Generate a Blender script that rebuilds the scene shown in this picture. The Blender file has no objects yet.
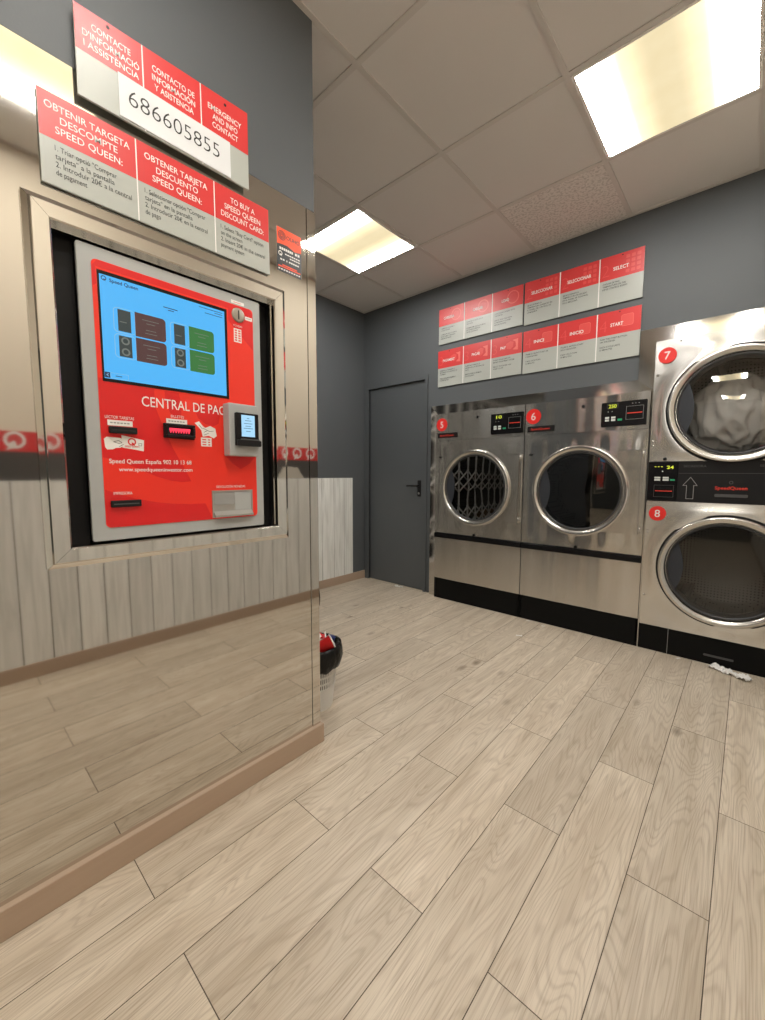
import bpy, bmesh, math, random
from mathutils import Vector, Matrix, noise as mnoise

random.seed(7)
S = bpy.context.scene
COL = S.collection
PI = math.pi

# ------------------------------------------------------------------ camera, world, exposure
CAM_H = 1.10
YAW, PITCH, ROLL, FPX = 41.9155, 5.1713, 0.1727, 406.73
_ya, _pi, _ro = (math.radians(a) for a in (YAW, PITCH, ROLL))
_fw = Vector((-math.sin(_ya)*math.cos(_pi), math.cos(_ya)*math.cos(_pi), -math.sin(_pi)))
_rt = Vector((math.cos(_ya), math.sin(_ya), 0))
_up = _rt.cross(_fw)
_r2 = _rt*math.cos(_ro) + _up*math.sin(_ro)
_u2 = _up*math.cos(_ro) - _rt*math.sin(_ro)
camd = bpy.data.cameras.new('camera')
cam = bpy.data.objects.new('camera', camd)
COL.objects.link(cam)
camd.sensor_fit = 'HORIZONTAL'
camd.sensor_width = 36.0
camd.lens = FPX*36.0/765.0
camd.clip_start = 0.02
m = Matrix(((_r2.x, _u2.x, -_fw.x), (_r2.y, _u2.y, -_fw.y), (_r2.z, _u2.z, -_fw.z))).to_4x4()
m.translation = Vector((0, 0, CAM_H))
cam.matrix_world = m
S.camera = cam

S.view_settings.view_transform = 'Standard'
S.view_settings.look = 'None'
S.view_settings.gamma = 1.0
S.view_settings.exposure = 0.0
S.view_settings.use_curve_mapping = False
S.cycles.use_denoising = True
S.cycles.max_bounces = 10
S.cycles.glossy_bounces = 6
S.cycles.transparent_max_bounces = 12
S.cycles.sample_clamp_indirect = 6.0
S.cycles.caustics_reflective = True

w = bpy.data.worlds.new('world')
S.world = w
w.use_nodes = True
w.node_tree.nodes['Background'].inputs[0].default_value = (0.01, 0.012, 0.016, 1)
w.node_tree.nodes['Background'].inputs[1].default_value = 0.3

TUBE = 105.0          # brightness of the lamp tubes behind the diffusers
TUBE_COL = (1.0, 0.98, 0.945)
MID_COL = (1.0, 0.86, 0.56)

# ------------------------------------------------------------------ materials
def srgb(r, g, b):
    f = lambda c: (c/12.92 if c <= 0.04045 else ((c+0.055)/1.055)**2.4)
    return (f(r/255), f(g/255), f(b/255))

def newmat(name):
    mt = bpy.data.materials.new(name); mt.use_nodes = True
    nt = mt.node_tree
    return mt, nt, nt.nodes['Principled BSDF'], nt.nodes, nt.links

def mat(name, col, rough=0.5, metal=0.0, var=0.04, scale=8.0, bump=0.0, bscale=60.0, stretch=(1, 1, 1), spec=0.5, rvar=0.0, emit=None, estr=0.0):
    """procedural principled material: noise varies the colour a little and may drive roughness and bump"""
    mt, nt, bs, N, L = newmat(name)
    tc = N.new('ShaderNodeTexCoord'); mp = N.new('ShaderNodeMapping')
    mp.inputs['Scale'].default_value = stretch
    L.new(tc.outputs['Object'], mp.inputs['Vector'])
    nz = N.new('ShaderNodeTexNoise'); nz.inputs['Scale'].default_value = scale; nz.inputs['Detail'].default_value = 4
    L.new(mp.outputs[0], nz.inputs['Vector'])
    mx = N.new('ShaderNodeMixRGB')
    mx.inputs[1].default_value = tuple(max(0, c*(1-var)) for c in col)+(1,)
    mx.inputs[2].default_value = tuple(min(1, c*(1+var)) for c in col)+(1,)
    L.new(nz.outputs['Fac'], mx.inputs[0]); L.new(mx.outputs[0], bs.inputs['Base Color'])
    bs.inputs['Roughness'].default_value = rough
    bs.inputs['Metallic'].default_value = metal
    bs.inputs['Specular IOR Level'].default_value = spec
    if rvar:
        mr = N.new('ShaderNodeMapRange'); mr.inputs[3].default_value = rough-rvar; mr.inputs[4].default_value = rough+rvar
        L.new(nz.outputs['Fac'], mr.inputs[0]); L.new(mr.outputs[0], bs.inputs['Roughness'])
    if bump:
        n2 = N.new('ShaderNodeTexNoise'); n2.inputs['Scale'].default_value = bscale; n2.inputs['Detail'].default_value = 3
        L.new(mp.outputs[0], n2.inputs['Vector'])
        bp = N.new('ShaderNodeBump'); bp.inputs['Strength'].default_value = bump; bp.inputs['Distance'].default_value = 0.01
        L.new(n2.outputs['Fac'], bp.inputs['Height']); L.new(bp.outputs[0], bs.inputs['Normal'])
    if emit:
        bs.inputs['Emission Color'].default_value = tuple(emit)+(1,)
        bs.inputs['Emission Strength'].default_value = estr
    return mt

M = {}
M['wall_grey'] = mat('wall_grey_paint', srgb(86, 90, 93), 0.55, var=0.05, scale=3, bump=0.03, bscale=180)
M['door_grey'] = mat('door_grey_paint', srgb(84, 88, 91), 0.42, var=0.03, scale=3)
M['cream'] = mat('cream_wall_paint', srgb(230, 220, 202), 0.6, var=0.03, scale=2, bump=0.02, bscale=150)
M['band_grey'] = mat('dark_grey_band_paint', srgb(78, 76, 74), 0.6)
M['ceiling'] = mat('ceiling_tile', srgb(214, 211, 208), 0.85, var=0.02, scale=3, bump=0.02, bscale=200)
M['tbar'] = mat('ceiling_grid_bar', srgb(202, 198, 194), 0.5, var=0.02)
M['skirt'] = mat('skirting_wood_laminate', srgb(176, 154, 134), 0.45, var=0.06, scale=6, stretch=(14, 1.2, 14))
M['grout'] = mat('plank_joint_dark', srgb(84, 72, 60), 0.8)
M['mirror'] = mat('polished_stainless_sheet', (0.635, 0.61, 0.57), 0.04, 1.0, var=0.02, scale=2.5, rvar=0.02)
M['frame_steel'] = mat('frame_stainless', (0.70, 0.68, 0.64), 0.05, 1.0, var=0.03, scale=4, rvar=0.015)
M['trim_steel'] = mat('trim_stainless', (0.62, 0.605, 0.585), 0.09, 1.0, var=0.03, scale=4, rvar=0.03)
M['ring_steel'] = mat('door_ring_steel', (0.66, 0.645, 0.615), 0.25, 1.0, var=0.03, scale=10)
M['black_gloss'] = mat('black_gloss', (0.006, 0.006, 0.007), 0.25, var=0.1, spec=0.25)
M['black_plastic'] = mat('black_plastic', (0.010, 0.010, 0.011), 0.45, var=0.1, spec=0.25)
M['black_kick'] = mat('black_kick_paint', (0.004, 0.004, 0.004), 0.6, var=0.1, spec=0.15)
M['recess'] = mat('black_recess_paint', (0.008, 0.0078, 0.008), 0.5, var=0.15, scale=5, spec=0.2)
M['gasket'] = mat('dark_rubber', (0.03, 0.031, 0.034), 0.5)
M['red'] = mat('sign_red', srgb(212, 62, 62), 0.32, var=0.03, scale=5)
M['sign_grey'] = mat('sign_grey', srgb(178, 182, 176), 0.30, var=0.02, scale=5)
M['white'] = mat('white_print', srgb(236, 234, 230), 0.4, var=0.02)
M['paper'] = mat('white_paper', srgb(222, 224, 226), 0.5, var=0.02)
M['dark_ink'] = mat('dark_grey_ink', srgb(66, 68, 68), 0.5)
M['black_ink'] = mat('black_ink', srgb(24, 24, 26), 0.5)
M['faint_red'] = mat('faint_pink_print', srgb(224, 84, 80), 0.35)
M['pink'] = mat('pale_pink_print', srgb(232, 112, 104), 0.35)
M['k_grey'] = mat('kiosk_grey_paint', srgb(170, 173, 172), 0.42, var=0.02, bump=0.02, bscale=300)
M['k_red'] = mat('kiosk_red', srgb(238, 52, 36), 0.30, var=0.03)
M['k_red2'] = mat('kiosk_deep_red', srgb(218, 30, 32), 0.30, var=0.03)
M['t_grey'] = mat('terminal_grey', srgb(172, 170, 166), 0.45, var=0.03)
M['orange'] = mat('sticker_orange', srgb(246, 84, 40), 0.35)
M['navy'] = mat('sticker_black', srgb(40, 44, 48), 0.3)
M['gate'] = mat('gate_painted_steel', srgb(240, 238, 232), 0.4, 0.0)
M['night'] = mat('dark_night_glass', (0.006, 0.007, 0.009), 0.25)
M['badge_red'] = mat('badge_red', srgb(226, 44, 40), 0.35)
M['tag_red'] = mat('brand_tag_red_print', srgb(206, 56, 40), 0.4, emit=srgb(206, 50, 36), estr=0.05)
M['plaster'] = mat('bare_plaster', srgb(196, 190, 178), 0.8)
M['slate'] = mat('dark_slate_plastic', srgb(52, 55, 61), 0.45, spec=0.3)
M['drum'] = None
M['plastic_white'] = mat('basket_white_plastic', srgb(222, 220, 214), 0.4)
M['bag'] = mat('black_bag_film', (0.006, 0.0058, 0.0055), 0.32, var=0.2, bump=0.5, bscale=50, spec=0.22)
M['can_red'] = mat('can_red', srgb(206, 34, 34), 0.3)
M['blue'] = mat('bottle_cap_blue', srgb(30, 48, 110), 0.35)
M['clear_plastic'] = mat('pale_plastic', srgb(196, 202, 206), 0.25)
M['tissue'] = mat('tissue_paper', srgb(236, 234, 230), 0.8, bump=0.3, bscale=60)
M['cloth'] = mat('pale_laundry_cloth', srgb(222, 218, 210), 0.9, var=0.05, bump=0.2, bscale=120)
M['tan'] = mat('tan_laundry_cloth', srgb(176, 128, 84), 0.9, var=0.15, scale=14)
M['brown'] = mat('dark_brown_paint', srgb(66, 48, 36), 0.5)
M['chrome'] = mat('bright_steel', (0.7, 0.7, 0.7), 0.2, 1.0)
M['coin_steel'] = mat('coin_slot_steel', srgb(168, 160, 148), 0.35, 0.7)
M['tray_steel'] = mat('tray_steel', srgb(176, 174, 168), 0.35, 0.6)
M['red_led'] = mat('red_lit_slot', srgb(230, 40, 60), 0.4, emit=(1.0, 0.06, 0.12), estr=0.9)
M['disp_yellow'] = mat('display_yellow', (0.2, 0.2, 0.02), 0.4, emit=(0.75, 0.85, 0.05), estr=0.9)
M['btn_white'] = mat('button_white', srgb(206, 210, 206), 0.4)
M['btn_green'] = mat('button_green', srgb(30, 150, 105), 0.4)
M['outline'] = mat('panel_outline_grey', srgb(150, 150, 148), 0.5)
M['outline_dim'] = mat('panel_outline_dim', srgb(74, 74, 74), 0.5)
M['scr_blue'] = mat('screen_blue', (0.01, 0.02, 0.03), 0.25, emit=srgb(74, 182, 250), estr=0.95)
M['scr_pale'] = mat('screen_pale_line', (0.01, 0.02, 0.03), 0.25, emit=srgb(150, 200, 235), estr=0.9)
M['scr_brown'] = mat('screen_brown', (0.02, 0.01, 0.01), 0.25, emit=srgb(76, 50, 52), estr=0.9)
M['scr_green'] = mat('screen_green', (0.01, 0.02, 0.01), 0.25, emit=srgb(44, 116, 56), estr=0.9)
M['scr_dark'] = mat('screen_dark', (0.01, 0.01, 0.01), 0.25, emit=srgb(46, 60, 62), estr=0.9)
M['scr_navy'] = mat('screen_navy', (0.01, 0.01, 0.02), 0.25, emit=srgb(22, 52, 84), estr=0.9)
M['scr_mid'] = mat('screen_mid_grey', (0.01, 0.01, 0.02), 0.25, emit=srgb(112, 120, 112), estr=0.9)
M['lcd'] = mat('terminal_lcd', (0.02, 0.03, 0.03), 0.25, emit=srgb(168, 218, 250), estr=1.0)
M['lcd_ink'] = mat('terminal_lcd_ink', (0.02, 0.03, 0.03), 0.25, emit=srgb(90, 130, 170), estr=0.9)

def mat_floor():
    mt, nt, bs, N, L = newmat('oak_laminate_planks')
    uv = N.new('ShaderNodeUVMap'); uv.uv_map = 'UVMap'
    at = N.new('ShaderNodeAttribute'); at.attribute_name = 'plank'
    # broad streaks along the plank
    mp = N.new('ShaderNodeMapping'); mp.inputs['Scale'].default_value = (9.0, 0.9, 1)
    L.new(uv.outputs[0], mp.inputs[0])
    n1 = N.new('ShaderNodeTexNoise'); n1.inputs['Scale'].default_value = 2.2; n1.inputs['Detail'].default_value = 5; n1.inputs['Distortion'].default_value = 0.5
    L.new(mp.outputs[0], n1.inputs[0])
    # fine fibres
    mp2 = N.new('ShaderNodeMapping'); mp2.inputs['Scale'].default_value = (120.0, 1.8, 1)
    L.new(uv.outputs[0], mp2.inputs[0])
    n2 = N.new('ShaderNodeTexNoise'); n2.inputs['Scale'].default_value = 3.0; n2.inputs['Detail'].default_value = 3
    L.new(mp2.outputs[0], n2.inputs[0])
    # cathedral rings: contour bands of a smooth stretched field
    mp3 = N.new('ShaderNodeMapping'); mp3.inputs['Scale'].default_value = (7.0, 0.95, 1)
    L.new(uv.outputs[0], mp3.inputs[0])
    n3 = N.new('ShaderNodeTexNoise'); n3.inputs['Scale'].default_value = 1.1; n3.inputs['Detail'].default_value = 2.0; n3.inputs['Distortion'].default_value = 0.35
    L.new(mp3.outputs[0], n3.inputs[0])
    mul = N.new('ShaderNodeMath'); mul.operation = 'MULTIPLY'; mul.inputs[1].default_value = 62.0
    L.new(n3.outputs['Fac'], mul.inputs[0])
    fr = N.new('ShaderNodeMath'); fr.operation = 'PINGPONG'; fr.inputs[1].default_value = 1.0
    L.new(mul.outputs[0], fr.inputs[0])
    rr = N.new('ShaderNodeMapRange'); rr.inputs[1].default_value = 0.0; rr.inputs[2].default_value = 0.6; rr.interpolation_type = 'SMOOTHSTEP'
    L.new(fr.outputs[0], rr.inputs[0])
    # knots
    vo = N.new('ShaderNodeTexVoronoi'); vo.inputs['Scale'].default_value = 1.0
    mp4 = N.new('ShaderNodeMapping'); mp4.inputs['Scale'].default_value = (4.2, 1.9, 1)
    L.new(uv.outputs[0], mp4.inputs[0]); L.new(mp4.outputs[0], vo.inputs['Vector'])
    kn = N.new('ShaderNodeMapRange'); kn.inputs[1].default_value = 0.015; kn.inputs[2].default_value = 0.10; kn.inputs[3].default_value = 1; kn.inputs[4].default_value = 0
    L.new(vo.outputs['Distance'], kn.inputs[0])
    ramp = N.new('ShaderNodeValToRGB')
    e = ramp.color_ramp.elements
    e[0].position = 0.28; e[0].color = srgb(188, 174, 154)+(1,)
    e[1].position = 0.72; e[1].color = srgb(216, 204, 186)+(1,)
    L.new(n1.outputs['Fac'], ramp.inputs[0])
    def blend(prev, fac, k, col):
        a = N.new('ShaderNodeMath'); a.operation = 'MULTIPLY'; a.inputs[1].default_value = k
        L.new(fac, a.inputs[0])
        x = N.new('ShaderNodeMixRGB'); x.inputs[2].default_value = srgb(*col)+(1,)
        L.new(a.outputs[0], x.inputs[0]); L.new(prev, x.inputs[1]); return x.outputs[0]
    inv = N.new('ShaderNodeMath'); inv.operation = 'SUBTRACT'; inv.inputs[0].default_value = 1.0
    L.new(rr.outputs[0], inv.inputs[1])
    c = blend(ramp.outputs[0], inv.outputs[0], 0.30, (150, 132, 114))
    fib = N.new('ShaderNodeMapRange'); fib.inputs[1].default_value = 0.5; fib.inputs[2].default_value = 0.75
    L.new(n2.outputs['Fac'], fib.inputs[0])
    c = blend(c, fib.outputs[0], 0.55, (140, 122, 104))
    c = blend(c, kn.outputs[0], 0.7, (112, 94, 78))
    hv = N.new('ShaderNodeHueSaturation')
    vr = N.new('ShaderNodeMapRange'); vr.inputs[3].default_value = 0.90; vr.inputs[4].default_value = 1.06
    L.new(at.outputs['Fac'], vr.inputs[0]); L.new(vr.outputs[0], hv.inputs['Value']); L.new(c, hv.inputs['Color'])
    L.new(hv.outputs[0], bs.inputs['Base Color'])
    bs.inputs['Roughness'].default_value = 0.42
    bs.inputs['Specular IOR Level'].default_value = 0.4
    bp = N.new('ShaderNodeBump'); bp.inputs['Strength'].default_value = 0.12; bp.inputs['Distance'].default_value = 0.002
    L.new(n2.outputs['Fac'], bp.inputs['Height']); L.new(bp.outputs[0], bs.inputs['Normal'])
    return mt
M['floor'] = mat_floor()

def mat_panelling():
    mt, nt, bs, N, L = newmat('whitewashed_wood_panelling')
    tc = N.new('ShaderNodeTexCoord'); at = N.new('ShaderNodeAttribute'); at.attribute_name = 'plank'
    mp = N.new('ShaderNodeMapping'); mp.inputs['Scale'].default_value = (14, 14, 0.9)
    L.new(tc.outputs['Object'], mp.inputs[0])
    n = N.new('ShaderNodeTexNoise'); n.inputs['Scale'].default_value = 2.5; n.inputs['Detail'].default_value = 5; n.inputs['Distortion'].default_value = 0.8
    L.new(mp.outputs[0], n.inputs[0])
    r = N.new('ShaderNodeValToRGB'); e = r.color_ramp.elements
    e[0].position = 0.32; e[0].color = srgb(216, 217, 212)+(1,)
    e[1].position = 0.6; e[1].color = srgb(240, 241, 237)+(1,)
    L.new(n.outputs['Fac'], r.inputs[0])
    hv = N.new('ShaderNodeHueSaturation'); vr = N.new('ShaderNodeMapRange'); vr.inputs[3].default_value = 0.92; vr.inputs[4].default_value = 1.05
    L.new(at.outputs['Fac'], vr.inputs[0]); L.new(vr.outputs[0], hv.inputs['Value']); L.new(r.outputs[0], hv.inputs['Color'])
    L.new(hv.outputs[0], bs.inputs['Base Color']); bs.inputs['Roughness'].default_value = 0.6
    return mt
M['panelling'] = mat_panelling()

def mat_rough_tile():
    mt, nt, bs, N, L = newmat('speckled_mineral_tile')
    tc = N.new('ShaderNodeTexCoord')
    n = N.new('ShaderNodeTexNoise'); n.inputs['Scale'].default_value = 75; n.inputs['Detail'].default_value = 3
    L.new(tc.outputs['Object'], n.inputs[0])
    r = N.new('ShaderNodeValToRGB'); e = r.color_ramp.elements
    e[0].position = 0.40; e[0].color = srgb(192, 188, 184)+(1,); e[1].position = 0.52; e[1].color = srgb(220, 216, 212)+(1,)
    L.new(n.outputs['Fac'], r.inputs[0]); L.new(r.outputs[0], bs.inputs['Base Color'])
    bp = N.new('ShaderNodeBump'); bp.inputs['Strength'].default_value = 0.7; bp.inputs['Distance'].default_value = 0.004
    L.new(n.outputs['Fac'], bp.inputs['Height']); L.new(bp.outputs[0], bs.inputs['Normal'])
    bs.inputs['Roughness'].default_value = 0.9
    return mt
M['rough_tile'] = mat_rough_tile()

def mat_brushed(name, base, rough, wave, vert=True):
    """brushed stainless sheet with the gentle waviness of thin metal"""
    mt, nt, bs, N, L = newmat(name)
    bs.inputs['Metallic'].default_value = 1.0
    tc = N.new('ShaderNodeTexCoord')
    mp = N.new('ShaderNodeMapping'); mp.inputs['Scale'].default_value = (2.0, 2.0, 6.0) if vert else (150, 150, 2)
    L.new(tc.outputs['Object'], mp.inputs[0])
    n = N.new('ShaderNodeTexNoise'); n.inputs['Scale'].default_value = 3; n.inputs['Detail'].default_value = 4
    L.new(mp.outputs[0], n.inputs[0])
    r = N.new('ShaderNodeMapRange'); r.inputs[3].default_value = rough-0.04; r.inputs[4].default_value = rough+0.04
    L.new(n.outputs['Fac'], r.inputs[0]); L.new(r.outputs[0], bs.inputs['Roughness'])
    mx = N.new('ShaderNodeMixRGB'); mx.inputs[1].default_value = tuple(c*0.93 for c in base)+(1,); mx.inputs[2].default_value = tuple(min(1, c*1.06) for c in base)+(1,)
    L.new(n.outputs['Fac'], mx.inputs[0]); L.new(mx.outputs[0], bs.inputs['Base Color'])
    mp2 = N.new('ShaderNodeMapping'); mp2.inputs['Scale'].default_value = (5.5, 3, 0.9)
    L.new(tc.outputs['Object'], mp2.inputs[0])
    n2 = N.new('ShaderNodeTexNoise'); n2.inputs['Scale'].default_value = 2.2; n2.inputs['Detail'].default_value = 1
    L.new(mp2.outputs[0], n2.inputs[0])
    tg = N.new('ShaderNodeCombineXYZ'); tg.inputs[2].default_value = 1.0
    L.new(tg.outputs[0], bs.inputs['Tangent']); bs.inputs['Anisotropic'].default_value = 0.9
    b = N.new('ShaderNodeBump'); b.inputs['Strength'].default_value = wave; b.inputs['Distance'].default_value = 0.02
    L.new(n2.outputs['Fac'], b.inputs['Height']); L.new(b.outputs[0], bs.inputs['Normal'])
    return mt
M['steel'] = mat_brushed('dryer_brushed_steel', (0.70, 0.685, 0.655), 0.20, 0.06)
M['steel_lower'] = mat_brushed('dryer_lower_steel', (0.66, 0.635, 0.60), 0.24, 0.06)
M['steel_stack'] = mat_brushed('stack_brushed_steel', (0.70, 0.685, 0.655), 0.22, 0.02)

def mat_glass(name, tint, refl):
    mt, nt, bs, N, L = newmat(name)
    N.remove(bs)
    out = N['Material Output']
    tr = N.new('ShaderNodeBsdfTransparent'); gl = N.new('ShaderNodeBsdfGlossy')
    gl.inputs['Roughness'].default_value = 0.015; gl.inputs['Color'].default_value = (1, 1, 1, 1)
    nz = N.new('ShaderNodeTexNoise'); nz.inputs['Scale'].default_value = 3
    mx0 = N.new('ShaderNodeMixRGB'); mx0.inputs[1].default_value = tuple(t*0.94 for t in tint)+(1,); mx0.inputs[2].default_value = tuple(tint)+(1,)
    L.new(nz.outputs['Fac'], mx0.inputs[0]); L.new(mx0.outputs[0], tr.inputs['Color'])
    fr = N.new('ShaderNodeFresnel'); fr.inputs['IOR'].default_value = 1.5
    ad = N.new('ShaderNodeMath'); ad.operation = 'ADD'; ad.inputs[1].default_value = refl; ad.use_clamp = True
    L.new(fr.outputs[0], ad.inputs[0])
    mx = N.new('ShaderNodeMixShader')
    L.new(ad.outputs[0], mx.inputs[0]); L.new(tr.outputs[0], mx.inputs[1]); L.new(gl.outputs[0], mx.inputs[2])
    L.new(mx.outputs[0], out.inputs['Surface'])
    return mt
M['glass_dark'] = mat_glass('dark_door_glass', (0.15, 0.155, 0.16), 0.09)
M['glass_clear'] = mat_glass('smoked_door_glass', (0.72, 0.72, 0.72), 0.04)
M['glass_mid'] = mat_glass('grey_door_glass', (0.50, 0.49, 0.47), 0.01)

def mat_drum():
    mt, nt, bs, N, L = newmat('perforated_drum_steel')
    tc = N.new('ShaderNodeTexCoord'); vo = N.new('ShaderNodeTexVoronoi'); vo.inputs['Scale'].default_value = 55; vo.inputs['Randomness'].default_value = 0.0
    L.new(tc.outputs['Object'], vo.inputs['Vector'])
    r = N.new('ShaderNodeValToRGB'); e = r.color_ramp.elements
    e[0].position = 0.22; e[0].color = (0.01, 0.01, 0.01, 1); e[1].position = 0.28; e[1].color = (0.34, 0.32, 0.30, 1)
    L.new(vo.outputs['Distance'], r.inputs[0]); L.new(r.outputs[0], bs.inputs['Base Color'])
    bs.inputs['Metallic'].default_value = 0.4; bs.inputs['Roughness'].default_value = 0.5
    return mt
M['drum'] = mat_drum()

def mat_lamp(axis, k=1.0):
    """opal diffuser: two tubes along the edges, yellowed middle; axis = direction across the tubes"""
    mt, nt, bs, N, L = newmat('opal_diffuser_%s_%d' % (axis, k*10))
    N.remove(bs); out = N['Material Output']
    tc = N.new('ShaderNodeTexCoord'); sp = N.new('ShaderNodeSeparateXYZ')
    L.new(tc.outputs['Object'], sp.inputs[0])
    ab = N.new('ShaderNodeMath'); ab.operation = 'ABSOLUTE'; L.new(sp.outputs['X' if axis == 'x' else 'Y'], ab.inputs[0])
    r = N.new('ShaderNodeMapRange'); r.inputs[1].default_value = 0.120; r.inputs[2].default_value = 0.262; r.interpolation_type = 'LINEAR'
    L.new(ab.outputs[0], r.inputs[0])
    pw = N.new('ShaderNodeMath'); pw.operation = 'POWER'; pw.inputs[1].default_value = 3.0; L.new(r.outputs[0], pw.inputs[0])
    st = N.new('ShaderNodeMath'); st.operation = 'MULTIPLY_ADD'; st.inputs[1].default_value = TUBE; st.inputs[2].default_value = 0.0
    L.new(pw.outputs[0], st.inputs[0])
    e1 = N.new('ShaderNodeEmission'); e1.inputs[0].default_value = TUBE_COL+(1,); L.new(st.outputs[0], e1.inputs[1])
    nz = N.new('ShaderNodeTexNoise'); nz.inputs['Scale'].default_value = 6; nz.inputs['Detail'].default_value = 5
    mx = N.new('ShaderNodeMixRGB'); mx.inputs[1].default_value = (MID_COL[0]*0.9, MID_COL[1]*0.86, MID_COL[2]*0.78, 1); mx.inputs[2].default_value = MID_COL+(1,)
    L.new(nz.outputs['Fac'], mx.inputs[0])
    e2 = N.new('ShaderNodeEmission'); e2.inputs[1].default_value = 1.05; L.new(mx.outputs[0], e2.inputs[0])
    r2 = N.new('ShaderNodeMapRange'); r2.inputs[1].default_value = 0.03; r2.inputs[2].default_value = 0.16; r2.inputs[3].default_value = 0.98*k; r2.inputs[4].default_value = 1.7*k; r2.interpolation_type = 'SMOOTHSTEP'
    L.new(ab.outputs[0], r2.inputs[0]); L.new(r2.outputs[0], e2.inputs[1])
    a = N.new('ShaderNodeAddShader'); L.new(e1.outputs[0], a.inputs[0]); L.new(e2.outputs[0], a.inputs[1])
    L.new(a.outputs[0], out.inputs['Surface'])
    return mt
M['lamp_x'] = mat_lamp('x')
M['lamp_y'] = mat_lamp('y')
M['lamp_mid_bright'] = mat_lamp('x', 2.2)      # kiosk aisle: middle glow raised so its mirror reflection reads bright
M['lamp_mid_brightest'] = mat_lamp('x', 6.0)        # rear panels: middle glow raised further to reflect as whole bars in glass

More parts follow.
